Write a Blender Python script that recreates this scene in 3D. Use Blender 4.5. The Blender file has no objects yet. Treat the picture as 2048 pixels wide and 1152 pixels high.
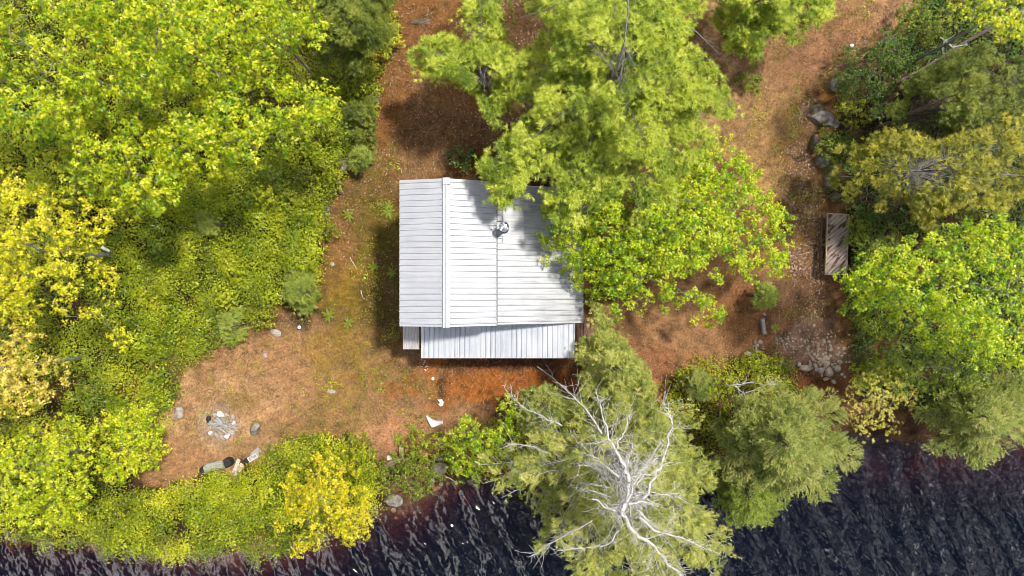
import bpy, math, random
import numpy as np
random.seed(7)
RS = np.random.RandomState
S, H = 0.02, 28.0                      # metres per photo pixel on the ground, camera height
sc = bpy.context.scene
COL = sc.collection

# ------------------------------------------------------------------ helpers
def at(px, py, z):
    k = S*(H-z)/H
    return np.stack([(np.asarray(px, float)-1024)*k, (576-np.asarray(py, float))*k, np.asarray(z, float)+0*np.asarray(px, float)], -1)

def tag(o, label=None, cat=None, group=None, kind=None):
    if label: o['label'] = label
    if cat: o['category'] = cat
    if group: o['group'] = group
    if kind: o['kind'] = kind
    return o

def empty(name, loc):
    o = bpy.data.objects.new(name, None); COL.objects.link(o)
    o.location = [float(v) for v in loc]; o.empty_display_size = .2
    return o

def link(name, me, mat, parent=None, loc=None, smooth=False):
    o = bpy.data.objects.new(name, me); COL.objects.link(o)
    if mat is not None and not me.materials:
        for m in (mat if isinstance(mat, (list, tuple)) else [mat]): me.materials.append(m)
    if parent is not None:
        o.parent = parent
        if loc is None:
            o.location = -parent.location            # mesh written in world coordinates
    if loc is not None: o.location = [float(v) for v in loc]
    return o

def tri_mesh(name, V, T, tint=None, smooth=False, attrs=None):
    V = np.ascontiguousarray(V, np.float32).reshape(-1, 3); T = np.ascontiguousarray(T, np.int32)
    n = T.shape[1]
    me = bpy.data.meshes.new(name)
    me.vertices.add(len(V)); me.vertices.foreach_set('co', V.ravel())
    me.loops.add(T.size); me.loops.foreach_set('vertex_index', T.ravel())
    me.polygons.add(len(T)); me.polygons.foreach_set('loop_start', np.arange(0, T.size, n, dtype=np.int32))
    if smooth: me.polygons.foreach_set('use_smooth', np.ones(len(T), bool))
    me.update(calc_edges=True)
    attrs = dict(attrs or {})
    if tint is not None: attrs['tint'] = tint
    for k, a in attrs.items():
        a = np.ascontiguousarray(a, np.float32)
        if a.ndim == 1:
            me.attributes.new(k, 'FLOAT', 'POINT').data.foreach_set('value', a)
        else:
            if a.shape[1] == 3: a = np.concatenate([a, np.ones((len(a), 1), np.float32)], 1)
            me.attributes.new(k, 'FLOAT_COLOR', 'POINT').data.foreach_set('color', a.ravel())
    return me

def norm(v):
    return v/np.maximum(np.linalg.norm(v, axis=-1, keepdims=True), 1e-9)

def vnoise(x, y, seed=0):
    x = np.asarray(x, float); y = np.asarray(y, float)
    tab = RS(seed+991).rand(256, 256)
    xi = np.floor(x).astype(int); yi = np.floor(y).astype(int)
    fx = x-xi; fy = y-yi; fx = fx*fx*(3-2*fx); fy = fy*fy*(3-2*fy)
    g = lambda a, b: tab[a & 255, b & 255]
    return (g(xi, yi)*(1-fx)+g(xi+1, yi)*fx)*(1-fy)+(g(xi, yi+1)*(1-fx)+g(xi+1, yi+1)*fx)*fy

def fbm(x, y, seed=0, o=4):
    r = 0; a = .5
    for i in range(o):
        r = r+a*vnoise(x*2**i, y*2**i, seed+i*17); a *= .5
    return r/(1-.5**o)

def sstep(a, b, x):
    t = np.clip((x-a)/(b-a), 0, 1); return t*t*(3-2*t)

def inpoly(px, py, poly):
    px = np.asarray(px, float); py = np.asarray(py, float)
    c = np.zeros(px.shape, bool); n = len(poly)
    for i in range(n):
        x0, y0 = poly[i]; x1, y1 = poly[i-1]
        if y0 == y1: continue
        c ^= ((y0 > py) != (y1 > py)) & (px < (x1-x0)*(py-y0)/(y1-y0)+x0)
    return c

def radial(apex, poly, n=90):
    th = np.linspace(0, 2*np.pi, n, endpoint=False); R = np.zeros(n)
    ax, ay = apex
    for k, t in enumerate(th):
        dx, dy = math.cos(t), math.sin(t)
        for i in range(len(poly)):
            x0, y0 = poly[i-1]; x1, y1 = poly[i]
            ex, ey = x1-x0, y1-y0; den = dx*ey-dy*ex
            if abs(den) < 1e-9: continue
            r = ((x0-ax)*ey-(y0-ay)*ex)/den; u = ((x0-ax)*dy-(y0-ay)*dx)/den
            if r > 0 and 0 <= u <= 1: R[k] = max(R[k], r)
    return lambda a: np.interp(np.mod(a, 2*np.pi), np.append(th, 2*np.pi), np.append(R, R[0]))

def blob(cx, cy, rx, ry=None, n=16, seed=0, j=.18, rot=0):
    ry = ry or rx; r = RS(seed)
    out = []
    for i in range(n):
        a = 2*math.pi*i/n; k = 1+j*(r.rand()*2-1)
        x, y = math.cos(a)*rx*k, math.sin(a)*ry*k
        out.append((cx+x*math.cos(rot)-y*math.sin(rot), cy+x*math.sin(rot)+y*math.cos(rot)))
    return out

# shoreline (photo pixels) and the lie of the ground
WZ = -0.5
SH = [(-400,1050),(-100,1055),(0,1060),(100,1072),(200,1085),(300,1100),(450,1104),(560,1095),(680,1055),(750,1012),(800,1012),(850,992),(885,962),(930,950),(1000,960),(1100,968),(1250,965),(1400,940),(1550,905),(1690,862),(1760,876),(1830,885),(1950,880),(2048,875),(2500,850)]
_sh = np.array([at(x, y, WZ)[:2] for x, y in SH])
def shore(X): return np.interp(X, _sh[:, 0], _sh[:, 1])
def gz(X, Y):
    X = np.asarray(X, float); Y = np.asarray(Y, float)
    d = Y-shore(X)+.35*(fbm(X*1.3, Y*1.3, 5)-.5)
    z = np.where(d > 0, WZ+.5*sstep(-.1, 1.1, d), WZ-.015-.5*np.minimum(-d, 5)+.1*(fbm(X*3, Y*3, 8)-.5))
    z = z+sstep(0, 1.5, d)*(.16*(fbm(X*.5, Y*.5, 3)-.5)+.05*(fbm(X*2.5, Y*2.5, 4)-.5))
    z = z+.45*sstep(12.4, 14.2, X)*sstep(-4.5, -2, Y)       # bank east of the track
    return z
def gat(px, py, dz=0.):
    P = at(px, py, 0.)
    for _ in range(2):
        z = gz(P[..., 0], P[..., 1]); P = at(px, py, z)
    P[..., 2] += dz
    return P

# ------------------------------------------------------------------ materials
def new_mat(name):
    m = bpy.data.materials.new(name); m.use_nodes = True
    nt = m.node_tree; nt.nodes.clear()
    out = nt.nodes.new('ShaderNodeOutputMaterial')
    return m, nt, out
def N(nt, t, **kw):
    n = nt.nodes.new(t)
    for k, v in kw.items():
        if k in n.inputs: n.inputs[k].default_value = v
        else: setattr(n, k, v)
    return n
def ramp(nt, stops, interp='LINEAR'):
    n = nt.nodes.new('ShaderNodeValToRGB'); n.color_ramp.interpolation = interp
    e = n.color_ramp.elements
    while len(e) < len(stops): e.new(.5)
    for i, (p, c) in enumerate(stops):
        e[i].position = p; e[i].color = (*c, 1) if len(c) == 3 else c
    return n
def leaf_mat(name, cols, tr=.30, rough=.42, trc=(1.25, 1.12, .5), spec=.34):
    m, nt, out = new_mat(name); L = nt.links.new
    a = N(nt, 'ShaderNodeAttribute', attribute_name='tint')
    n = len(cols)
    r = ramp(nt, [(i/(n-1), c) for i, c in enumerate(cols)]); L(a.outputs['Fac'], r.inputs[0])
    p = N(nt, 'ShaderNodeBsdfPrincipled'); p.inputs['Roughness'].default_value = rough; p.inputs['Specular IOR Level'].default_value = spec
    L(r.outputs[0], p.inputs['Base Color'])
    mu = N(nt, 'ShaderNodeMixRGB', blend_type='MULTIPLY'); mu.inputs[0].default_value = 1; mu.inputs[2].default_value = (*trc, 1)
    L(r.outputs[0], mu.inputs[1])
    t = N(nt, 'ShaderNodeBsdfTranslucent'); L(mu.outputs[0], t.inputs[0])
    x = N(nt, 'ShaderNodeMixShader'); x.inputs[0].default_value = tr
    L(p.outputs[0], x.inputs[1]); L(t.outputs[0], x.inputs[2]); L(x.outputs[0], out.inputs[0])
    return m
def noise_mat(name, cols, scale=4, detail=8, rough=.8, bump=.3, spec=.3, stretch=(1, 1, 1), metal=0, bscale=None, bdist=.02):
    m, nt, out = new_mat(name); L = nt.links.new
    tc = N(nt, 'ShaderNodeTexCoord'); mp = N(nt, 'ShaderNodeMapping'); mp.inputs['Scale'].default_value = stretch
    L(tc.outputs['Object'], mp.inputs[0])
    no = N(nt, 'ShaderNodeTexNoise'); no.inputs['Scale'].default_value = scale; no.inputs['Detail'].default_value = detail; no.inputs['Roughness'].default_value = .65
    L(mp.outputs[0], no.inputs['Vector'])
    n = len(cols); r = ramp(nt, [(.3+.4*i/(n-1), c) for i, c in enumerate(cols)]); L(no.outputs[0], r.inputs[0])
    p = N(nt, 'ShaderNodeBsdfPrincipled'); p.inputs['Roughness'].default_value = rough; p.inputs['Specular IOR Level'].default_value = spec; p.inputs['Metallic'].default_value = metal
    L(r.outputs[0], p.inputs['Base Color'])
    n2 = N(nt, 'ShaderNodeTexNoise'); n2.inputs['Scale'].default_value = bscale or scale*4; n2.inputs['Detail'].default_value = 6
    L(mp.outputs[0], n2.inputs['Vector'])
    b = N(nt, 'ShaderNodeBump'); b.inputs['Strength'].default_value = bump; b.inputs['Distance'].default_value = bdist
    L(n2.outputs[0], b.inputs['Height']); L(b.outputs[0], p.inputs['Normal']); L(p.outputs[0], out.inputs[0])
    return m

M = {}
M['oak'] = leaf_mat('oak_leaf', [(.0128,.0523,.0012),(.0896,.2000,.0024),(.2941,.3900,.0040),(.5323,.5508,.0077),(.7115,.6710,.0650)])
M['yoak'] = leaf_mat('yellow_oak_leaf', [(.0520,.0935,.0018),(.2108,.2720,.0032),(.5320,.5200,.0070),(.7344,.6480,.0143),(.8140,.7480,.1170)], trc=(1.15,1.05,.6))
M['goak'] = leaf_mat('golden_oak_leaf', [(.0640,.0770,.0048),(.2728,.2720,.0160),(.5795,.4600,.0500),(.7344,.5832,.1210),(.7920,.6930,.3380)], trc=(1.15,1.,.6))
M['lime'] = leaf_mat('lime_leaf', [(.0288,.0770,.0018),(.1540,.2640,.0032),(.3976,.4700,.0060),(.6013,.6048,.0132),(.7260,.6820,.0910)])
M['maple'] = leaf_mat('maple_leaf', [(.0112,.0523,.0012),(.0790,.2000,.0024),(.2614,.3900,.0040),(.5022,.5508,.0077),(.6684,.6600,.0650)])
M['dull'] = leaf_mat('dull_leaf', [(.025,.055,.005),(.07,.12,.007),(.14,.20,.010),(.23,.28,.014),(.34,.37,.05)], tr=.3)
M['birch'] = leaf_mat('yellow_birch_leaf', [(.0640,.0935,.0018),(.2356,.2720,.0032),(.5320,.4750,.0060),(.7128,.5832,.0099),(.7920,.6600,.0650)], trc=(1.15,1.05,.6))
M['shrub'] = leaf_mat('shrub_leaf', [(.0180,.0413,.0030),(.0868,.1520,.0048),(.2280,.2850,.0080),(.3672,.3888,.0121),(.4620,.4510,.0390)], tr=.32)
M['cover'] = leaf_mat('ground_cover_leaf', [(.0578,.0399,.0139),(.0884,.1102,.0097),(.2415,.3119,.0080),(.3735,.4468,.0110),(.4840,.4966,.0360)], tr=.3)
M['shore'] = leaf_mat('shore_shrub_leaf', [(.0520,.0523,.0120),(.0930,.1400,.0056),(.2565,.3150,.0060),(.4212,.4536,.0099),(.5500,.5280,.0455)], tr=.32)
M['tan'] = leaf_mat('tan_shrub_leaf', [(0.114,0.076,0.0228),(0.189,0.146,0.0344),(0.277,0.216,0.0554),(0.313,0.245,0.0524)], tr=.25)
M['alder'] = leaf_mat('pale_alder_leaf', [(.14,.17,.01),(.35,.36,.03),(.51,.48,.06),(.62,.54,.11),(.66,.58,.2)])
M['hemlock'] = leaf_mat('bright_hemlock_needle', [(.02,.04,.004),(.11,.165,.018),(.25,.32,.035),(.40,.45,.07)], tr=.22)
M['orange'] = leaf_mat('orange_shrub_leaf', [(0.190,0.114,0.0152),(0.310,0.179,0.0130),(0.326,0.190,0.0112)], tr=.3)
M['dark'] = leaf_mat('dark_shrub_leaf', [(.02,.05,.010),(.05,.105,.013),(.10,.165,.018),(.17,.235,.028)], tr=.25)
M['fern'] = leaf_mat('fern_frond', [(.11,.18,.008),(.21,.29,.010),(.31,.37,.02)], tr=.35)
M['pine'] = leaf_mat('pine_needle', [(.0166,.0347,.0048),(.1026,.1685,.0128),(.3104,.4002,.0315),(.5280,.5875,.0581),(.6384,.6653,.1452)], tr=.20, rough=.5)
M['pinedark'] = leaf_mat('dark_pine_needle', [(.0140,.0300,.0054),(.0770,.1155,.0144),(.1955,.2376,.0270),(.3480,.3630,.0450)], tr=.20)
M['pineolive'] = leaf_mat('olive_pine_needle', [(.0200,.0275,.0060),(.0864,.1080,.0128),(.2400,.2499,.0240),(.4290,.4070,.0374),(.5600,.5040,.0720)], tr=.20)
M['pineblue'] = leaf_mat('bluish_pine_needle', [(.0600,.0950,.0140),(.1700,.2300,.0292),(.3000,.3600,.0520),(.4200,.4600,.0975)], tr=.20)
M['spruce'] = leaf_mat('spruce_needle', [(.016,.03,.006),(.085,.13,.022),(.23,.285,.052),(.39,.41,.09),(.50,.39,.19)], tr=.20)
M['larch'] = leaf_mat('shore_pine_needle', [(.026,.045,.008),(.12,.165,.03),(.31,.35,.062),(.48,.485,.105),(.62,.56,.20)], tr=.20)
M['bark'] = noise_mat('grey_bark', [(.06,.052,.045),(.16,.15,.135),(.30,.285,.265)], 14, rough=.9, bump=.5, stretch=(1,1,.3))
M['barkdark'] = noise_mat('brown_bark', [(.035,.025,.02),(.09,.07,.05),(.17,.14,.11)], 14, rough=.9, bump=.5, stretch=(1,1,.3))
M['barkpale'] = noise_mat('bleached_branch', [(.22,.21,.19),(.43,.415,.39),(.57,.555,.53)], 10, rough=.85, bump=.4)
M['rock'] = noise_mat('granite', [(0.065,0.055,0.045),(0.162,0.145,0.126),(0.302,0.270,0.239)], 5, rough=.85, bump=.6, bscale=18)
M['rockpale'] = noise_mat('pale_granite', [(0.151,0.130,0.108),(0.292,0.255,0.221),(0.410,0.370,0.324)], 7, rough=.8, bump=.5, bscale=22)
M['rockwhite'] = noise_mat('bleached_white', [(.38,.37,.36),(.52,.51,.5),(.6,.6,.6)], 9, rough=.7, bump=.3)
M['rockmoss'] = noise_mat('mossy_granite', [(0.032,0.032,0.011),(0.097,0.075,0.050),(0.216,0.180,0.144)], 3, rough=.9, bump=.6, bscale=16)
M['rocktan'] = noise_mat('tan_stone', [(.15,.115,.08),(.30,.245,.19),(.44,.375,.31)], 6, rough=.85, bump=.5, bscale=20)
M['rockwet'] = noise_mat('wet_brown_stone', [(.06,.03,.012),(.17,.09,.04),(.28,.17,.09)], 5, rough=.5, bump=.4, bscale=16)
M['char'] = noise_mat('charred_wood', [(.006,.006,.006),(.018,.017,.016),(.05,.048,.045)], 12, rough=.8, bump=.6)
M['ashwood'] = noise_mat('ashen_wood', [(.09,.085,.085),(.25,.24,.24),(.44,.43,.43)], 9, rough=.85, bump=.4, stretch=(3,3,1))
M['driftwood'] = noise_mat('weathered_grey_wood', [(.14,.135,.13),(.25,.24,.235),(.34,.33,.32)], 6, rough=.85, bump=.4, stretch=(.3,2.5,2.5))
M['board'] = noise_mat('pale_split_board', [(.30,.22,.16),(.48,.40,.32),(.6,.54,.46)], 6, rough=.8, bump=.3, stretch=(.4,4,4))
M['timber'] = noise_mat('weathered_timber', [(.13,.10,.06),(.24,.19,.13),(.33,.28,.21)], 6, rough=.85, bump=.4, stretch=(.4,4,4))
M['concrete'] = noise_mat('concrete', [(.34,.32,.30),(.46,.44,.42),(.55,.53,.51)], 20, rough=.9, bump=.4)
M['deck'] = noise_mat('brown_deck_board', [(.06,.03,.02),(.13,.065,.045),(.2,.11,.08)], 5, rough=.8, bump=.3, stretch=(4,.4,4))
M['siding'] = noise_mat('dark_wood_siding', [(.05,.03,.02),(.09,.055,.035),(.14,.09,.06)], 5, rough=.8, bump=.3, stretch=(.4,.4,6))
M['steel'] = noise_mat('stainless_steel', [(.55,.56,.58),(.66,.67,.69),(.74,.75,.77)], 8, rough=.25, bump=.05, metal=1)
M['pipe'] = noise_mat('galvanised_pipe', [(.05,.052,.055),(.10,.104,.11),(.16,.165,.17)], 8, rough=.45, bump=.05, metal=.6)
M['glass'] = noise_mat('dark_window_glass', [(.02,.025,.03),(.03,.035,.04),(.04,.05,.06)], 2, rough=.08, bump=0, spec=.6)
M['flashing'] = noise_mat('grey_flashing', [(.30,.31,.33),(.38,.39,.41),(.46,.47,.49)], 6, rough=.5, bump=.1)

def roof_mat(name, cols, streak, rough=.42, seam=None):
    m, nt, out = new_mat(name); L = nt.links.new
    tc = N(nt, 'ShaderNodeTexCoord')
    no = N(nt, 'ShaderNodeTexNoise'); no.inputs['Scale'].default_value = 1.1; no.inputs['Detail'].default_value = 7; no.inputs['Roughness'].default_value = .6
    L(tc.outputs['Object'], no.inputs['Vector'])
    mp = N(nt, 'ShaderNodeMapping'); mp.inputs['Scale'].default_value = streak; L(tc.outputs['Object'], mp.inputs[0])
    n2 = N(nt, 'ShaderNodeTexNoise'); n2.inputs['Scale'].default_value = 3; n2.inputs['Detail'].default_value = 6; L(mp.outputs[0], n2.inputs['Vector'])
    ad = N(nt, 'ShaderNodeMath', operation='MULTIPLY_ADD'); ad.inputs[1].default_value = .5; L(no.outputs[0], ad.inputs[0])
    h = N(nt, 'ShaderNodeMath', operation='MULTIPLY'); h.inputs[1].default_value = .5; L(n2.outputs[0], h.inputs[0]); L(h.outputs[0], ad.inputs[2])
    n = len(cols); r = ramp(nt, [(.36+.28*i/(n-1), c) for i, c in enumerate(cols)]); L(ad.outputs[0], r.inputs[0])
    p = N(nt, 'ShaderNodeBsdfPrincipled'); p.inputs['Roughness'].default_value = rough; p.inputs['Metallic'].default_value = .25
    L(r.outputs[0], p.inputs['Base Color']); L(p.outputs[0], out.inputs[0])
    b = N(nt, 'ShaderNodeBump'); b.inputs['Strength'].default_value = .12; b.inputs['Distance'].default_value = .01
    L(n2.outputs[0], b.inputs['Height']); L(b.outputs[0], p.inputs['Normal'])
    return m
M['roof'] = roof_mat('pale_metal_roof', [(.325,.335,.36),(.375,.383,.405),(.41,.417,.435)], (.3,6,1))
M['roofold'] = roof_mat('aged_metal_roof', [(.25,.257,.27),(.345,.352,.365),(.40,.407,.42)], (.25,7,1))
M['porchroof'] = roof_mat('porch_metal_roof', [(.32,.345,.385),(.42,.44,.475),(.49,.50,.525)], (7,.25,1))
M['ridge'] = noise_mat('ridge_cap_metal', [(.30,.335,.39),(.36,.39,.44),(.41,.44,.48)], 5, rough=.45, bump=.05, metal=.2)
M['seam'] = noise_mat('dark_seam_shade', [(.03,.03,.032),(.07,.07,.075),(.12,.12,.125)], 20, rough=.8, bump=.2)  # dark colour standing in for shade at the roof step
M['rib'] = noise_mat('corrugated_sheet', [(.24,.235,.225),(.36,.35,.335),(.44,.43,.42)], 5, rough=.5, bump=.1, stretch=(6,.5,1))

# ------------------------------------------------------------------ builders
def tubes(A, B, ra, rb, sides=5):
    A = np.asarray(A, float); B = np.asarray(B, float); n = len(A)
    d = norm(B-A); ref = np.where(np.abs(d[:, 2:3]) > .9, np.array([[1., 0, 0]]), np.array([[0, 0, 1.]]))
    u = norm(np.cross(d, ref)); v = np.cross(d, u)
    an = np.arange(sides)*2*np.pi/sides
    ring = np.cos(an)[None, :, None]*u[:, None]+np.sin(an)[None, :, None]*v[:, None]
    V = np.concatenate([A[:, None]+ring*np.asarray(ra)[:, None, None], B[:, None]+ring*np.asarray(rb)[:, None, None]], 1)
    i = np.arange(sides); j = (i+1) % sides
    Q = np.stack([i, j, j+sides, i+sides], 1)
    T = np.concatenate([Q[:, [0, 1, 2]], Q[:, [0, 2, 3]]])
    T = (T[None]+(np.arange(n)*2*sides)[:, None, None]).reshape(-1, 3)
    return V.reshape(-1, 3), T

class Wood:                                           # collects limbs of one plant into one mesh
    def __init__(s): s.A, s.B, s.a, s.b = [], [], [], []
    def poly(s, pts, r0, r1, wig=0., rng=random):
        pts = [np.asarray(p, float) for p in pts]; n = len(pts)-1
        for i in range(1, n):
            if wig: pts[i] = pts[i]+np.array([rng.gauss(0, wig), rng.gauss(0, wig), rng.gauss(0, wig)])
        for i in range(n):
            s.A.append(pts[i]); s.B.append(pts[i+1]); s.a.append(r0+(r1-r0)*i/n); s.b.append(r0+(r1-r0)*(i+1)/n)
    def curve(s, P0, P1, r0, r1, sag=0, n=4, wig=.03, rng=random):
        P0 = np.asarray(P0, float); P1 = np.asarray(P1, float)
        pts = [P0+(P1-P0)*k/n+np.array([0, 0, sag*4*(k/n)*(1-k/n)]) for k in range(n+1)]
        s.poly(pts, r0, r1, wig, rng)
    def build(s, name, mat, parent, sides=5):
        V, T = tubes(s.A, s.B, s.a, s.b, sides)
        return link(name, tri_mesh(name, V, T, smooth=True), mat, parent)

LEAF_V = np.array([(0,0,0),(1,0,-.10),(.38,.15,.05),(.38,-.15,.05),(.60,.50,-.06),(.60,-.50,-.06)])
LEAF_T = np.array([(0,2,1),(0,1,3),(0,4,2),(0,3,5)])
OVAL_V = np.array([(0,0,0),(.5,.30,.05),(1,0,-.06),(.5,-.30,.05)]); OVAL_T = np.array([(0,2,1),(0,3,2)])
def leaves(c, n, d, size, tint, shape='lobed'):
    TV, TT = (LEAF_V, LEAF_T) if shape == 'lobed' else (OVAL_V, OVAL_T)
    n = norm(n); d = norm(d-n*(d*n).sum(-1, keepdims=True)); b = np.cross(n, d); k = len(TV)
    V = c[:, None]+size[:, None, None]*(TV[None, :, 0:1]*d[:, None]+TV[None, :, 1:2]*b[:, None]+TV[None, :, 2:3]*n[:, None])
    T = (TT[None]+(np.arange(len(c))*k)[:, None, None]).reshape(-1, 3)
    return V.reshape(-1, 3), T, np.repeat(tint, k)

def scatter(poly, spacing, r, jitter=.45):
    xs = [p[0] for p in poly]; ys = [p[1] for p in poly]
    gx = np.arange(min(xs), max(xs), spacing); gy = np.arange(min(ys), max(ys), spacing*.87)
    X, Y = np.meshgrid(gx, gy); X = X+((np.arange(len(gy)) % 2)*spacing/2)[:, None]
    X = X+r.uniform(-jitter, jitter, X.shape)*spacing; Y = Y+r.uniform(-jitter, jitter, Y.shape)*spacing
    X, Y = X.ravel(), Y.ravel(); k = inpoly(X, Y, poly)
    return X[k], Y[k]

def broadleaf(name, label, cat, apex, poly, zlo, zhi, mat, leaf=.15, spacing=26, per=36, cr=.36, layers=(0, 1.2, 2.5), base=None, bark='bark',
              seed=1, group=None, shape='lobed', lump=.7, keep=(1, .6, .45), limb=.0045, prof=.5, drop=.1, rosette=5, gap=.47, nlobe=7, lobe=.9):
    r = RS(seed); R = radial(apex, poly); rng = random.Random(seed)
    C, W = [], []
    for li, dz in enumerate(layers):
        X, Y = scatter(poly, spacing, r)
        k = r.rand(len(X)) < keep[li]; X, Y = X[k], Y[k]
        g = fbm(X/70., Y/70., seed, 2); k = (g > gap-.1) | (r.rand(len(X)) < .45); X, Y = X[k], Y[k]
        th = np.arctan2(Y-apex[1], X-apex[0]); t = np.clip(np.hypot(X-apex[0], Y-apex[1])/np.maximum(R(th), 1), 0, 1)
        if li: k = t < .93; X, Y, t, th = X[k], Y[k], t[k], th[k]
        vl = vnoise((th/6.2832+.5)*nlobe+seed*3.1+.5*fbm(X/60., Y/60., seed+7, 2), t*1.6+seed, seed+2); vl = np.where(t < .3, .5+(vl-.5)*t/.3, vl)
        k = (vl > .27*sstep(.3, .75, t)) | (r.rand(len(X)) < .33); X, Y, t, vl = X[k], Y[k], t[k], vl[k]
        z = lobe*(vl-.55)*1.6+zlo+(zhi-zlo)*np.power(np.clip(1-t**2, 0, 1), prof)-dz*(.4+.6*(1-t))+lump*(fbm(X/45., Y/45., seed+3, 2)-.5)*2+r.normal(0, .12, len(X))
        P = at(X, Y, z); zg = gz(P[:, 0], P[:, 1])
        P[:, 2] = np.maximum(P[:, 2], zg+.15)
        C.append(P); W.append(np.full(len(X), dz))
    C = np.concatenate(C)
    if base is None:
        A = at(apex[0], apex[1], zlo+.3*(zhi-zlo)); base = (A[0], A[1])
    else: base = tuple(at(base[0], base[1], 0)[:2])
    bz = float(gz(*base)); root = empty(name, (base[0], base[1], bz)); tag(root, label, cat, group)
    # foliage: rosettes of leaves round each twig end
    nr = max(1, per//rosette); K = len(C)
    cl = r.rand(K)
    off = r.normal(0, 1, (K, nr, 3)); off = off/np.maximum(np.linalg.norm(off, axis=-1, keepdims=True), 1e-6)*r.rand(K, nr, 1)**.45
    off = off*np.array([cr, cr, cr*.55])
    rc = (C[:, None]+off).reshape(-1, 3); rn = (off/np.array([cr, cr, cr*.55])*.5+np.array([0, 0, .9])).reshape(-1, 3)+r.normal(0, .28, (K*nr, 3))
    rn = norm(rn); rt = np.repeat(cl, nr)*.30+r.rand(K*nr)*.25
    M_ = len(rc); ph = r.rand(M_, 1)*6.28+np.arange(rosette)[None]*2*np.pi/rosette+r.normal(0, .25, (M_, rosette))
    ref = norm(np.cross(rn, r.normal(0, 1, (M_, 3)))); bi = np.cross(rn, ref)
    d = np.cos(ph)[..., None]*ref[:, None]+np.sin(ph)[..., None]*bi[:, None]
    nn = rn[:, None]*.85+d*.35+r.normal(0, .36, d.shape)
    dd = d-.25*rn[:, None]
    c = np.repeat(rc[:, None], rosette, 1)+d*leaf*.15
    tint = np.clip(np.repeat(rt, rosette)+r.rand(M_*rosette)*.5, 0, 1)
    c = c.reshape(-1, 3)
    sz = leaf*r.uniform(.5, 1.25, len(c))
    V, T, tv = leaves(c, nn.reshape(-1, 3), dd.reshape(-1, 3), sz, tint, shape)
    link('crown', tri_mesh(name+'_crown', V, T, tv), M[mat], root)
    # wood: every twig end joined to the nearest one further in
    w = Wood(); hub = np.array([base[0], base[1], bz+max(.15, (zlo-bz)*.75)])
    top = np.array(at(apex[0], apex[1], zlo+.55*(zhi-zlo)))
    spine = [hub+(top-hub)*k/5 for k in range(6)]
    pts = spine+[p-np.array([0, 0, drop]) for p in C]; par = [-1, 0, 1, 2, 3, 4]
    dist = np.array([np.linalg.norm((p-hub)*np.array([1, 1, .5])) for p in pts]); order = np.argsort(dist[6:])+6
    PA = np.array(pts); par += [0]*len(C); done = [0, 1, 2, 3, 4, 5]
    for i in order:
        dn = np.array(done); q = np.linalg.norm(PA[dn]-PA[i], axis=1)+.35*dist[dn]
        par[i] = int(dn[np.argmin(q)]); done.append(i)
    cnt = np.ones(len(pts))
    for i in list(order[::-1])+[5, 4, 3, 2, 1]: cnt[par[i]] += cnt[i]
    for i in range(1, len(pts)):
        j = par[i]; ra = limb*math.sqrt(cnt[i])*.9; w.curve(PA[j], PA[i], max(ra, .006), max(ra*.7, .004), n=2, wig=.05, rng=rng)
    r0 = limb*math.sqrt(cnt[0]); w.curve((base[0], base[1], bz-.1), hub, r0*1.35, r0, n=3, wig=.02, rng=rng)
    w.build('trunk', M[bark], root)
    return root

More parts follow.
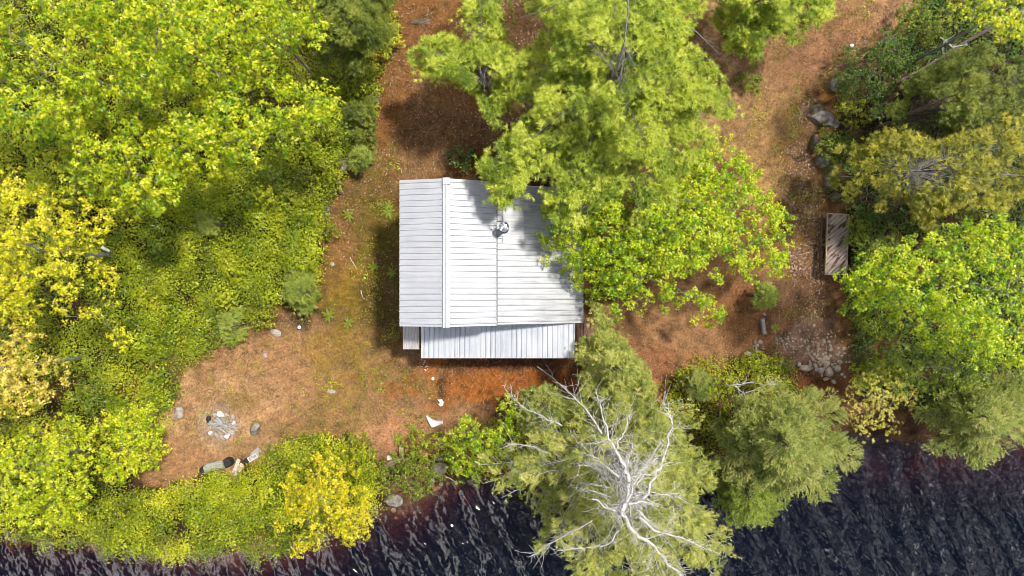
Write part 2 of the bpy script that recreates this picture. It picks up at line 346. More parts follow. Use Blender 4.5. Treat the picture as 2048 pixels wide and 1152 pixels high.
def conifer(name, label, cat, apex, poly, zlo, zhi, mat, nb=90, nt=5000, npt=20, nl=.12, nw=.011, l2=.32, rise=-.12, fl=.06, flat=.5, p=.8, base=None,
            bark='barkdark', seed=1, group=None, tmin=.2, u0=.22, bare=.0, barec=None, barer=0, thick=.012, trunk_r=.12, tw=True, wbark=None, up=.35, whorl=0, clump=18, cs=.12, ka=.75, kr=.85, extra=()):
    r = RS(seed); R = radial(apex, poly); rng = random.Random(seed)
    th = (np.arange(nb)+r.rand(nb))*2*np.pi/nb; r.shuffle(th)
    te = tmin+(1-tmin)*np.power((np.arange(nb)+r.rand(nb))/nb, .75)
    if whorl: te = tmin+(1-tmin)*(np.round((te-tmin)/(1-tmin)*whorl)/whorl); te = np.clip(te+r.normal(0, .03, nb), .08, 1)
    Rm = R(th); ex = apex[0]+te*Rm*np.cos(th); ey = apex[1]+te*Rm*np.sin(th)
    for q, e_ in enumerate(extra):
        ex[q], ey[q] = e_[:2]; te[q] = min(1., math.hypot(ex[q]-apex[0], ey[q]-apex[1])/max(1., float(R(math.atan2(ey[q]-apex[1], ex[q]-apex[0])))))
    ze = zlo+(zhi-zlo)*(1-te**p)+r.normal(0, .18, nb)
    ze[:len(extra)] += .5
    P1 = at(ex, ey, ze)
    top = at(apex[0], apex[1], zhi)
    if base is None: b = (top[0], top[1])
    else: b = tuple(at(base[0], base[1], 0)[:2])
    bz = float(gz(*b)); b3 = np.array([b[0], b[1], bz])
    ln = np.hypot(P1[:, 0]-b[0], P1[:, 1]-b[1])
    zs = np.clip(ze+rise*ln, bz+.1, zhi-.05)
    f = ((zs-bz)/(zhi-bz))[:, None]; P0 = b3+(top-b3)*f
    root = empty(name, b3); tag(root, label, cat, group)
    L = np.linalg.norm(P1-P0, axis=1); hv = norm((P1-P0)*np.array([1, 1, .3])); side = norm(np.cross(hv, np.array([0, 0, 1.])))
    # needles
    alive = r.rand(nb) >= bare
    pr = L*alive; pr = np.maximum(pr, .02*alive); pr[:len(extra)] *= 1.35; bi = r.choice(nb, nt, p=pr/pr.sum())
    u = u0+(1-u0)*r.rand(nt)**.8; s = r.choice([-1., 1.], nt); v = r.rand(nt)**.7
    lat = l2*L[bi]*np.sqrt(np.clip(1.04-u, 0, 1))*v*r.uniform(.6, 1.1, nt)
    ax = norm(hv[bi]*.62+side[bi]*(s*.78)[:, None]*np.minimum(1, .25+v)[:, None]+np.array([0, 0, 1.])*up*r.rand(nt)[:, None])
    dirl = norm(hv[bi]*.55+side[bi]*s[:, None]*.83)
    C = P0[bi]+(P1-P0)[bi]*u[:, None]+np.array([0, 0, 1.])*((.10*L[bi]*4*u*(1-u)))[:, None]+dirl*lat[:, None]
    C[:, 2] += r.normal(0, .05, nt)-.10*lat
    ncl = max(1, nt//clump); ci = r.randint(0, ncl, nt)            # tufts gather into plumes
    bi = bi[ci]; ax = norm(ax[ci]+r.normal(0, .25, (nt, 3))); dirl = dirl[ci]
    C = C[ci]+r.normal(0, 1, (nt, 3))*np.array([cs, cs, cs*.6])
    ok_ = np.arange(nt)
    if barec is not None:
        pc = 1024+C[:, 0]/(S*(H-C[:, 2])/H); qc = 576-C[:, 1]/(S*(H-C[:, 2])/H)
        k = (np.hypot(pc-barec[0], (qc-barec[1])*1.6) > barer*r.uniform(.5, 1.25, nt)) | (r.rand(nt) < .10)
        C, ax, bi, dirl, ok_ = C[k], ax[k], bi[k], dirl[k], ok_[k]
    kx = C.copy(); kk = S*(H-kx[:, 2])/H; ok = inpoly(1024+kx[:, 0]/kk, 576-kx[:, 1]/kk, poly) | (r.rand(len(C)) < .12)
    C, ax, bi, ok_ = C[ok], ax[ok], bi[ok], ok_[ok]; n = len(C)
    C[:, 2] = np.maximum(C[:, 2], gz(C[:, 0], C[:, 1])+.08)
    bt = r.rand(nb)
    o = np.repeat(C, npt, 0)+np.repeat(ax, npt, 0)*(fl*r.rand(n*npt))[:, None]
    rd = r.normal(0, 1, (n*npt, 3))*np.array([1, 1, 1-flat])
    d = norm(np.repeat(ax, npt, 0)*ka+norm(rd)*kr)
    ll = nl*r.uniform(.7, 1.15, n*npt)
    wv = norm(np.cross(d, r.normal(0, 1, (n*npt, 3))*np.array([.4, .4, 1])))*(nw*.5*r.uniform(.7, 1.3, n*npt))[:, None]
    V = np.stack([o-wv, o+wv, o+d*ll[:, None]], 1).reshape(-1, 3)
    T = np.arange(len(V)).reshape(-1, 3)
    tc = np.clip(bt[bi]*.15+r.rand(ncl)[ci][ok_]*.45+r.rand(n)*.15, 0, 1); tv = np.repeat(np.clip(np.repeat(tc, npt)+r.rand(n*npt)*.35, 0, 1), 3)
    link('crown', tri_mesh(name+'_crown', V, T, tv), M[mat], root)
    w = Wood(); w.curve((b[0], b[1], bz-.1), b3+(top-b3)*.55, trunk_r, trunk_r*.6, n=5, wig=.02, rng=rng); w.curve(b3+(top-b3)*.55, top, trunk_r*.6, .012, n=6, wig=.02, rng=rng)
    for i in range(nb):
        rr = thick*(.5+.35*L[i]); w.curve(P0[i], P1[i], rr, rr*.25, sag=.10*L[i], n=4, wig=.02*L[i]**.5, rng=rng)
    if tw:
        w2 = w
        for i in range(nb):
            for q in range(int(3+4*L[i])):
                uu = r.uniform(.2, .95); ss = r.choice([-1, 1]); q0 = P0[i]+(P1[i]-P0[i])*uu+np.array([0, 0, .10*L[i]*4*uu*(1-uu)])
                q1 = q0+norm(hv[i]*.55+side[i]*ss*.83)*l2*L[i]*math.sqrt(1.04-uu)*r.uniform(.4, 1.); q1[2] -= .03
                w2.curve(q0, q1, .007, .003, n=2, wig=.03, rng=rng)
    w.build('trunk', M[bark], root, 4)
    return root

def stems_cover(name, label, cat, poly, mat, leaf, spacing, per, h, seed, thr=.35, ex=(), hole=60., cr=.16):
    """low leafy ground cover nobody could count"""
    r = RS(seed); X, Y = scatter(poly, spacing, r, .6)
    g = fbm(X/hole, Y/hole, seed, 3); k = g > thr+r.normal(0, .05, len(X)); X, Y, g = X[k], Y[k], g[k]
    for e in ex:
        k = ~inpoly(X, Y, e); X, Y, g = X[k], Y[k], g[k]
    P = gat(X, Y); hh = h*(.2+1.5*np.clip((g-thr)/.35, 0, 1))*(.35+1.3*fbm(X/16., Y/16., seed+5, 2))*r.uniform(.7, 1.2, len(X)); P[:, 2] += hh
    K = len(P); off = r.normal(0, 1, (K, per, 3))*np.array([cr, cr, cr*.5]); off[..., 2] = off[..., 2]*np.minimum(1, hh/h)[:, None]
    c = (P[:, None]+off).reshape(-1, 3); nrm = np.array([0, 0, 1.])+(off/cr).reshape(-1, 3)*np.array([.5, .5, .2])+r.normal(0, .3, (K*per, 3)); d = r.normal(0, 1, (K*per, 3))
    c[:, 2] = np.maximum(c[:, 2], np.repeat(P[:, 2]-hh, per)+.02)
    pt = fbm(X/35., Y/35., seed+9, 2)
    tint = np.clip(np.repeat(np.clip((pt-.5)*2.2+.5, 0, 1)*.5+r.rand(K)*.15, per)+r.rand(K*per)*.4, 0, 1)
    V, T, tv = leaves(c, nrm, d, leaf*np.repeat(.7+.9*fbm(X/22., Y/22., seed+13, 2)**2*1.6, per)*r.uniform(.6, 1.2, K*per), tint, 'oval')
    o = link(name, tri_mesh(name, V, T, tv), M[mat]); tag(o, label, cat, None, 'stuff')
    return o

# ------------------------------------------------------------------ camera, light, sky
cam = bpy.data.cameras.new('camera'); co = bpy.data.objects.new('camera', cam); COL.objects.link(co)
co.location = (0, 0, H); cam.angle = 2*math.atan(1024*S/H); cam.clip_end = 2000; cam.clip_start = .1
sc.camera = co
SUN = np.array([.43, .29, 1.0]); SUN /= np.linalg.norm(SUN)
el = math.asin(SUN[2]); azi = math.atan2(SUN[0], SUN[1])
sl = bpy.data.lights.new('sun', 'SUN'); sl.energy = 3.2; sl.angle = math.radians(5); sl.color = (1, .95, .86)
so = bpy.data.objects.new('sun', sl); COL.objects.link(so)
from mathutils import Vector
so.rotation_euler = Vector(SUN).to_track_quat('Z', 'Y').to_euler(); so.location = (20, 12, 40)
wd = bpy.data.worlds.new('World'); sc.world = wd; wd.use_nodes = True
nt = wd.node_tree; nt.nodes.clear(); L = nt.links.new
out = nt.nodes.new('ShaderNodeOutputWorld'); bg = nt.nodes.new('ShaderNodeBackground'); bg.inputs[1].default_value = .15
sky = nt.nodes.new('ShaderNodeTexSky'); sky.sky_type = 'NISHITA'; sky.sun_disc = False; sky.sun_elevation = el; sky.sun_rotation = azi
tc = nt.nodes.new('ShaderNodeTexCoord'); no = N(nt, 'ShaderNodeTexNoise'); no.inputs['Scale'].default_value = 4.2; no.inputs['Detail'].default_value = 7; no.inputs['Roughness'].default_value = .6
L(tc.outputs['Generated'], no.inputs['Vector'])
cr_ = ramp(nt, [(.545, (0, 0, 0)), (.59, (1, 1, 1))]); L(no.outputs[0], cr_.inputs[0])
mx = N(nt, 'ShaderNodeMixRGB'); mx.inputs[2].default_value = (20.5, 20.2, 20.5, 1); L(cr_.outputs[0], mx.inputs[0]); dk = N(nt, 'ShaderNodeMixRGB', blend_type='MULTIPLY'); dk.inputs[0].default_value = 1; dk.inputs[2].default_value = (.22, .22, .25, 1); L(sky.outputs[0], dk.inputs[1]); L(dk.outputs[0], mx.inputs[1])
L(mx.outputs[0], bg.inputs[0]); L(bg.outputs[0], out.inputs[0])
sc.view_settings.view_transform = 'Standard'; sc.view_settings.look = 'None'; sc.view_settings.gamma = 1; sc.view_settings.exposure = 1.0
cy = sc.cycles
cy.pixel_filter_type = 'BLACKMAN_HARRIS'; cy.filter_width = .85; cy.max_bounces = 6; cy.diffuse_bounces = 3; cy.glossy_bounces = 2; cy.transmission_bounces = 3; cy.transparent_max_bounces = 6
cy.caustics_reflective = False; cy.caustics_refractive = False; cy.sample_clamp_indirect = 4

# ------------------------------------------------------------------ ground
def axis(lo, hi, step, far):
    a = np.arange(lo, hi+step/2, step); k = np.array([.3, .9, 2, 4.5, 9, 18, 36, 75, 150, far])
    return np.concatenate([lo-k[::-1], a, hi+k])
def sheet(xs, ys):
    X, Y = np.meshgrid(xs, ys); n, m = X.shape
    i = np.arange(n*m).reshape(n, m)
    Q = np.stack([i[:-1, :-1], i[:-1, 1:], i[1:, 1:], i[1:, :-1]], -1).reshape(-1, 4)
    return X.ravel(), Y.ravel(), Q
X, Y, Q = sheet(axis(-21, 21, .085, 330), axis(-12.5, 12.5, .085, 330))
Z = gz(X, Y)
PX, PY = 1024+X/S, 576-Y/S
BASE = np.array([.125, .072, .040])
gc = np.tile(BASE, (len(X), 1))
def paint(c, cx, cy_, rx, ry, amt=1., soft=.5, seed=0, nz=.95):
    d = np.hypot((PX-cx)/rx, (PY-cy_)/ry)+nz*(fbm(PX/34., PY/34., seed+int(cx) % 50, 5)-.5)*2
    w = (1-sstep(1-soft, 1+soft*.6, d))*amt
    gc[:] = gc*(1-w[:, None])+np.array(c)*w[:, None]
STRAW = (.30,.185,.105); PINK = (.275,.15,.085); OLIVE = (.13,.095,.022); ORANGE = (.25,.092,.032); BROWN = (.15,.066,.028); HUMUS = (.030,.019,.012); OCHRE = (.24,.145,.035)
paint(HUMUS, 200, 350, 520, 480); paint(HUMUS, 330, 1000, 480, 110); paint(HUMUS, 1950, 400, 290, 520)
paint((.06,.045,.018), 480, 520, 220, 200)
paint(BROWN, 850, 200, 140, 300); paint(BROWN, 900, 60, 160, 120)
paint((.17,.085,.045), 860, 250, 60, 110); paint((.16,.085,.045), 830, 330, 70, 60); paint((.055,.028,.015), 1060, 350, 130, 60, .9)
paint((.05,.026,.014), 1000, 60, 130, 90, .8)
paint((.17,.10,.04), 700, 500, 70, 200); paint(OCHRE, 690, 600, 40, 90, .8); paint(OLIVE, 760, 570, 60, 220, .75); paint((.22,.11,.05), 670, 500, 40, 80, .5)
paint((.09,.055,.022), 755, 640, 45, 110, .7)
paint(PINK, 520, 730, 180, 110); paint(PINK, 600, 800, 260, 90); paint(STRAW, 440, 850, 130, 90); paint(PINK, 330, 920, 90, 60); paint((.29,.17,.10), 480, 800, 120, 60, .7)
paint((.20,.12,.045), 720, 760, 90, 90, .85); paint(OCHRE, 650, 690, 60, 40, .6); paint(OLIVE, 480, 800, 40, 20, .6); paint(OLIVE, 640, 860, 120, 25, .5)
paint(PINK, 820, 820, 120, 80); paint(ORANGE, 960, 765, 190, 60); paint((.24,.08,.028), 1090, 760, 90, 60, .9); paint((.06,.03,.02), 980, 728, 170, 14, .8)  # last, narrow dark band: porch shadow painted into the ground colour
paint((.36,.17,.11), 790, 880, 40, 50, .5)
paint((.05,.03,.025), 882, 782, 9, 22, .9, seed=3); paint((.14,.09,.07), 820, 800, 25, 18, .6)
paint(PINK, 1350, 680, 190, 70); paint((.25,.11,.06), 1300, 740, 90, 60, .9); paint((.20,.10,.05), 1480, 640, 70, 70, .8)
paint(STRAW, 1530, 200, 130, 210); paint(STRAW, 1680, 40, 150, 70); paint((.26,.145,.085), 1640, 110, 110, 80, .8); paint((.30,.20,.085), 1520, 290, 60, 90, .7)
paint((.12,.08,.035), 1600, 330, 55, 120, .85); paint((.17,.11,.045), 1590, 450, 60, 130, .8); paint((.22,.13,.08), 1590, 590, 60, 60, .7)
paint((.15,.075,.015), 1640, 195, 40, 22, .7); paint((.11,.065,.03), 1640, 640, 80, 60, .8); paint((.20,.14,.11), 1620, 700, 70, 60, .8)
paint((.09,.04,.018), 1630, 765, 70, 30, .9); paint((.28,.20,.17), 445, 850, 42, 36, .8, seed=5); paint((.30,.26,.24), 447, 852, 22, 18, .9, seed=7)
sub = sstep(WZ+.05, WZ-.05, Z)                                   # lake bed
gc = gc*(1-sub[:, None])+np.array([.105, .062, .035])*sub[:, None]
lum_ = gc.mean(1, keepdims=True); gc = np.clip(lum_+(gc-lum_)*1.12, .004, 1)*(np.array([[.80,.83,.78]])+np.array([[.10,.02,.06]])*sstep(1400, 1560, PX)[:, None])
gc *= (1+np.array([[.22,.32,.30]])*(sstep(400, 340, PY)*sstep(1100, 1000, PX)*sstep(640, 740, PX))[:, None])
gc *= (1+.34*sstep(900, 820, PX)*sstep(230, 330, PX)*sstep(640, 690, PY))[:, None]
me = tri_mesh('ground', np.stack([X, Y, Z], 1), Q, smooth=True, attrs={'soil_and_shade': gc})
m, nt, out = new_mat('forest_soil'); L = nt.links.new
tc = N(nt, 'ShaderNodeTexCoord'); at_ = N(nt, 'ShaderNodeAttribute', attribute_name='soil_and_shade')
def noise(scale, det=6, ro=.65):
    n = N(nt, 'ShaderNodeTexNoise'); n.inputs['Scale'].default_value = scale; n.inputs['Detail'].default_value = det; n.inputs['Roughness'].default_value = ro
    L(tc.outputs['Object'], n.inputs['Vector']); return n
n1, n2, n3 = noise(2.8, 9, .72), noise(11, 8, .75), noise(60, 4, .8)
r1 = ramp(nt, [(.36, (.55,.56,.52)), (.5, (1,1,1)), (.64, (1.30,1.27,1.2))]); L(n1.outputs[0], r1.inputs[0])
r2 = ramp(nt, [(.3, (.28,.25,.20)), (.46, (.85,.85,.83)), (.58, (1.1,1.1,1.08)), (.75, (1.75,1.75,1.7))]); L(n2.outputs[0], r2.inputs[0])
r3 = ramp(nt, [(.28, (.45,.42,.40)), (.5, (1,1,1)), (.7, (1.6,1.6,1.6))]); L(n3.outputs[0], r3.inputs[0])
src = at_.outputs['Color']
for r_ in (r1, r2, r3):
    mu = N(nt, 'ShaderNodeMixRGB', blend_type='MULTIPLY'); mu.inputs[0].default_value = 1; L(src, mu.inputs[1]); L(r_.outputs[0], mu.inputs[2]); src = mu.outputs[0]
p = N(nt, 'ShaderNodeBsdfPrincipled'); p.inputs['Roughness'].default_value = .95; p.inputs['Specular IOR Level'].default_value = .1
L(src, p.inputs['Base Color'])
b = N(nt, 'ShaderNodeBump'); b.inputs['Strength'].default_value = .8; b.inputs['Distance'].default_value = .03; L(n2.outputs[0], b.inputs['Height'])
b2 = N(nt, 'ShaderNodeBump'); b2.inputs['Strength'].default_value = .6; b2.inputs['Distance'].default_value = .012; L(n3.outputs[0], b2.inputs['Height']); L(b.outputs[0], b2.inputs['Normal'])
L(b2.outputs[0], p.inputs['Normal']); L(p.outputs[0], out.inputs[0])
tag(link('ground', me, m), kind='structure')

# ------------------------------------------------------------------ lake
X, Y, Q = sheet(axis(-21, 21, .037, 300), np.concatenate([-12.4-np.array([300, 150, 75, 36, 18, 9, 4.5, 2, .9, .3]), np.arange(-12.4, -5.4, .037)]))
fade = ((np.abs(X) < 21.1) & (Y > -12.5)).astype(float)
r = RS(4); wz = np.zeros(len(X))
wx = X+.22*(fbm(X*.55, Y*.55, 21, 3)-.5)*2; wy = Y+.22*(fbm(X*.55+9, Y*.55+4, 22, 3)-.5)*2
for k in range(54):
    lam = .15*(1.6/.15)**(r.rand()**1.15)
    a = math.atan2(.46, .88)+r.normal(0, .22 if lam > .7 else .45); kk = 2*math.pi/lam; ph = r.rand()*6.28
    amp = .0245*lam/(2*math.pi)*(1.5 if lam > .8 else .95)*(.5+1.0*fbm(X*.35+k, Y*.35, 30+k, 2))
    s_ = np.sin(kk*(math.cos(a)*wx+math.sin(a)*wy)+ph)
    wz += amp*(s_+.35*np.abs(s_)*s_)
wz += .010*(fbm(X*3.2+Y*1.1, Y*3.4, 51, 3)-.5)+.006*(fbm(X*8, Y*8, 52, 2)-.5)
dep = np.clip(WZ-gz(X, Y), 0, 3)
wz *= fade*(.25+.75*sstep(0, .5, dep))
me = tri_mesh('lake_water', np.stack([X, Y, WZ+wz], 1), Q, smooth=True, attrs={'depth': dep})
m, nt, out = new_mat('tannin_water'); L = nt.links.new
ad = N(nt, 'ShaderNodeAttribute', attribute_name='depth')
cols = [(d/3, tuple(math.exp(-k*d) for k in (1.7, 2.9, 3.6))) for d in (0, .2, .45, .8, 1.2, 1.8, 3)]
dv = N(nt, 'ShaderNodeMath', operation='DIVIDE'); dv.inputs[1].default_value = 3; L(ad.outputs['Fac'], dv.inputs[0])
rp = ramp(nt, cols); L(dv.outputs[0], rp.inputs[0])
tr = N(nt, 'ShaderNodeBsdfTransparent'); L(rp.outputs[0], tr.inputs[0])
df = N(nt, 'ShaderNodeBsdfDiffuse'); df.inputs[0].default_value = (.0007, .0011, .0036, 1)
ash = N(nt, 'ShaderNodeAddShader'); L(tr.outputs[0], ash.inputs[0]); L(df.outputs[0], ash.inputs[1])
gl = N(nt, 'ShaderNodeBsdfGlossy'); gl.inputs['Roughness'].default_value = .09
tc = N(nt, 'ShaderNodeTexCoord'); mp = N(nt, 'ShaderNodeMapping'); mp.inputs['Rotation'].default_value = (0, 0, math.radians(-28)); mp.inputs['Scale'].default_value = (1, .75, 1); L(tc.outputs['Object'], mp.inputs[0])
n1 = noise(9, 5, .6); nt.links.remove(n1.inputs['Vector'].links[0]); L(mp.outputs[0], n1.inputs['Vector'])
b = N(nt, 'ShaderNodeBump'); b.inputs['Strength'].default_value = .25; b.inputs['Distance'].default_value = .03; L(n1.outputs[0], b.inputs['Height'])
L(b.outputs[0], gl.inputs['Normal'])
fr = N(nt, 'ShaderNodeFresnel'); fr.inputs[0].default_value = 1.62; L(b.outputs[0], fr.inputs['Normal'])
ms = N(nt, 'ShaderNodeMixShader'); L(fr.outputs[0], ms.inputs[0]); L(ash.outputs[0], ms.inputs[1]); L(gl.outputs[0], ms.inputs[2]); L(ms.outputs[0], out.inputs[0])
tag(link('lake_water', me, m), kind='structure')

# ------------------------------------------------------------------ cabin
import bmesh
def box_vf(lo, hi):
    x0, y0, z0 = lo; x1, y1, z1 = hi
    V = [(x0,y0,z0),(x1,y0,z0),(x1,y1,z0),(x0,y1,z0),(x0,y0,z1),(x1,y0,z1),(x1,y1,z1),(x0,y1,z1)]
    return V, [(0,3,2,1),(4,5,6,7),(0,1,5,4),(1,2,6,5),(2,3,7,6),(3,0,4,7)]
def part(name, pieces, mat, parent, bevel=0, smooth=False):
    V, F = [], []
    for v, f in pieces:
        k = len(V); V += [tuple(map(float, q)) for q in v]; F += [tuple(i+k for i in q) for q in f]
    me = bpy.data.meshes.new(name); me.from_pydata(V, [], F); me.update()
    if bevel:
        bm = bmesh.new(); bm.from_mesh(me); bmesh.ops.bevel(bm, geom=list(bm.edges), offset=bevel, segments=1, affect='EDGES', clamp_overlap=True); bm.to_mesh(me); bm.free()
    if smooth: me.polygons.foreach_set('use_smooth', [True]*len(me.polygons))
    return link(name, me, mat, parent)
def obox(c, u, v, w):                                            # box from centre and three half axes
    c, u, v, w = map(np.asarray, (c, u, v, w))
    V = [c+a*u+b_*v+d*w for d in (-1, 1) for a, b_ in ((-1,-1),(1,-1),(1,1),(-1,1))]
    return V, [(0,3,2,1),(4,5,6,7),(0,1,5,4),(1,2,6,5),(2,3,7,6),(3,0,4,7)]
def ribbed(a0, a1, down, pitch, rh, rw, thick=.012, minor=0):
    """sheet whose top edge runs a0 -> a1 and whose ribs run along the vector down"""
    a0, a1, down = map(np.asarray, (a0, a1, down)); e = a1-a0; Ln = np.linalg.norm(e); e = e/Ln
    nrm = norm(np.cross(down, e)); nrm = nrm*np.sign(nrm[2])
    pr = []; t = 0.
    while t < Ln-pitch*.5:
        q = min(pitch, Ln-t)
        pr += [(t, 0), (t+pitch*.5-rw, 0), (t+pitch*.5-rw*.2, rh), (t+pitch*.5+rw*.75, rh), (t+pitch*.5+rw*1.1, 0)]
        t += pitch
    pr.append((Ln, 0))
    V, F = [], []; n = len(pr)
    for off in (0, -thick):
        for d in (0, 1):
            for s_, h_ in pr: V.append(a0+e*s_+nrm*(h_+off)+down*d)
    for k, fl in ((0, 0), (2*n, 1)):
        for i in range(n-1):
            f = (k+i, k+i+1, k+n+i+1, k+n+i); F.append(f[::-1] if fl else f)
    for i in range(n-1):
        F.append((i, 2*n+i, 2*n+i+1, i+1)); F.append((n+i, n+i+1, 3*n+i+1, 3*n+i))
    F.append((0, n, 3*n, 2*n)); F.append((n-1, 3*n-1, 4*n-1, 2*n-1))
    return V, F
cab = empty('cabin', (-.6, 1.2, 0)); tag(cab, 'small cabin with pale ribbed metal roof, ridge cap and lower porch roof', 'cabin')
ZR, ZL, ZU, ZS, ZE = 4.40, 3.97, 3.62, 3.30, 2.02
XR, XL, XU, XE = -2.208, -3.862, -.54, 2.65
YB, YT = -1.315, 3.70
sl_ = part('roof_slope', [ribbed((XR,YB,ZR),(XR,YT,ZR),(XL-XR,0,ZL-ZR),0.2005,.033,.028)], M['roof'], cab)
part('roof_slope', [ribbed((XR,YB,ZR-.004),(XR,YT,ZR-.004),(XU-XR,0,ZU-ZR),0.2005,.033,.028)], M['roof'], cab)
part('roof_slope', [ribbed((XU-.12,YB+.02,ZS+.05),(XU-.12,YT-.02,ZS+.05),(XE-XU+.12,0,ZE-ZS-.05),.198,.033,.028)], M['roofold'], cab)['label'] = 'aged lower roof slope with dark streaked ribs'
c1 = part('ridge_cap', [obox((XR-.055,(YB+YT)/2,ZR+.022),(.062,0,-.016),(0,(YT-YB)/2+.02,0),(0,0,.006)), obox((XR+.055,(YB+YT)/2,ZR+.018),(.062,0,-.029),(0,(YT-YB)/2+.02,0),(0,0,.006)),
      obox((XR,(YB+YT)/2,ZR+.048),(.03,0,0),(0,(YT-YB)/2+.02,0),(0,0,.014))], M['ridge'], cab, .003)
part('seam_shade_strip', [obox((XU+.018,(YB+YT)/2,ZS-.01+.028),(.010,0,-.004),(0,(YT-YB)/2-.03,0),(0,0,.016))], M['seam'], cab)  # dark strip added to imitate the shaded gap under the upper sheet's lip
part('ridge_end_cap', [obox((XR,YT-.10,ZR+.045),(.125,0,0),(0,.115,0),(0,0,.03))], M['flashing'], cab, .01)
tk = .07
for q_ in ([obox(((XR+XL)/2,y,(ZR+ZL)/2-.10),((XL-XR)/2,0,(ZL-ZR)/2),(0,.02,0),(0,0,.075)) for y in (YB+.06, YT-.06)]+
     [obox(((XR+XU)/2,y,(ZR+ZU)/2-.10),((XU-XR)/2,0,(ZU-ZR)/2),(0,.0195,0),(0,0,.073)) for y in (YB+.06, YT-.06)]+
     [obox(((XE+XU)/2,y,(ZE+ZS)/2-.10),((XE-XU)/2-.03,0,(ZE-ZS)/2),(0,.019,0),(0,0,.070)) for y in (YB+.08, YT-.08)]): part('fascia', [q_], M['flashing'], cab)
pr = [(-3.62,-.3),(-3.62,ZL-.10),(XR,ZR-.17),(XU-.04,ZU-.18),(XU-.04,ZS-.17),(2.38,ZE-.08),(2.38,-.3)]
y0, y1 = YB+.28, YT-.22; n = len(pr)
V = [(x, y0, z) for x, z in pr]+[(x, y1, z) for x, z in pr]
part('wall', [(V, [tuple(range(n-1, -1, -1)) and tuple(range(n)), tuple(range(2*n-1, n-1, -1))]+[(i, n+i, n+(i+1) % n, (i+1) % n) for i in range(n)])], M['siding'], cab)
# porch
pz0, pz1 = 2.06, 1.93
pa = (-3.38, -1.02, pz0); pb = (2.33, -1.02, pz0)
YP = -2.615
part('porch_roof', [ribbed(pa, pb, (0, YP+1.02, pz1-pz0), .1925, .038, .028)], M['porchroof'], cab)
part('porch_beam', [obox((-.53, YP+.10, pz1-.09), (2.8,0,0), (0,.045,0), (0,0,.06))], M['timber'], cab, .005)
for x in (-3.2, -.5, 2.2): part('porch_post', [obox((x, YP+.10, .86), (.05,0,0), (0,.05,0), (0,0,.92))], M['timber'], cab, .006)
part('porch_floor', [obox((-.53, YP+.05+.12+k*.125, .22), (2.75,0,0), (0,.057,0), (0,0,.02)) for k in range(11)], M['deck'], cab, .004)
dr = part('door', [obox((-1.4, y0-.018, 1.0), (.42,0,0), (0,.022,0), (0,0,.78))], M['timber'], cab, .006)
hd = part('handle', [obox((-1.08, y0-.055, 1.0), (.05,0,0), (0,.012,0), (0,0,.014))], M['steel'], cab, .003)
hd.parent = dr; hd.location = (0, 0, 0)
wn = part('window', [obox((.6, y0-.012, 1.25), (.5,0,0), (0,.014,0), (0,0,.36))], M['glass'], cab)
fr_ = part('frame', [obox((.6, y0-.02, 1.25+s_*.39), (.56,0,0), (0,.022,0), (0,0,.03)) for s_ in (-1, 1)]+[obox((.6+s_*.53, y0-.021, 1.25), (.03,0,0), (0,.02,0), (0,0,.36)) for s_ in (-1, 0, 1)], M['timber'], cab, .004)
fr_.parent = wn; fr_.location = (0, 0, 0)
# little lean-to at the west end of the porch
a = at(806, 0, 1.75)[0]; bx_ = at(838.5, 0, 1.75)[0]; yb = at(0, 698.5, 1.75)[1]
part('lean_to_roof', [ribbed((a, -.95, 1.86), (bx_, -.95, 1.86), (0, yb+.95, -.11), .056, .016, .014)], M['rib'], cab)
part('lean_to_frame', [obox(((a+bx_)/2, yb+.06, 1.66), ((bx_-a)/2-.03,0,0), (0,.03,0), (0,0,.07))]+[obox((x, yb+.06, .78), (.04,0,0), (0,.035,0), (0,0,.81)) for x in (a+.06, bx_-.06)], M['siding'], cab, .004)
# side deck at the east end
x0 = 2.42; x1 = at(1193, 0, .35)[0]; yt = at(0, 641, .35)[1]; yb2 = at(0, 712, .35)[1]
part('side_deck', [obox((x0+.068+k*.136, (yt+yb2)/2, .33), (.061,0,0), (0,(yt-yb2)/2,0), (0,0,.02)) for k in range(int((x1-x0)/.136))]+
     [obox(((x0+x1)/2, y, .25), ((x1-x0)/2,0,0), (0,.03,0), (0,0,.055)) for y in (yt-.1, yb2+.1)]+[obox((x, y, .05), (.04,0,0), (0,.04,0), (0,0,.14)) for x in (x0+.1, x1-.15) for y in (yt-.18, yb2+.18)], M['deck'], cab, .004)
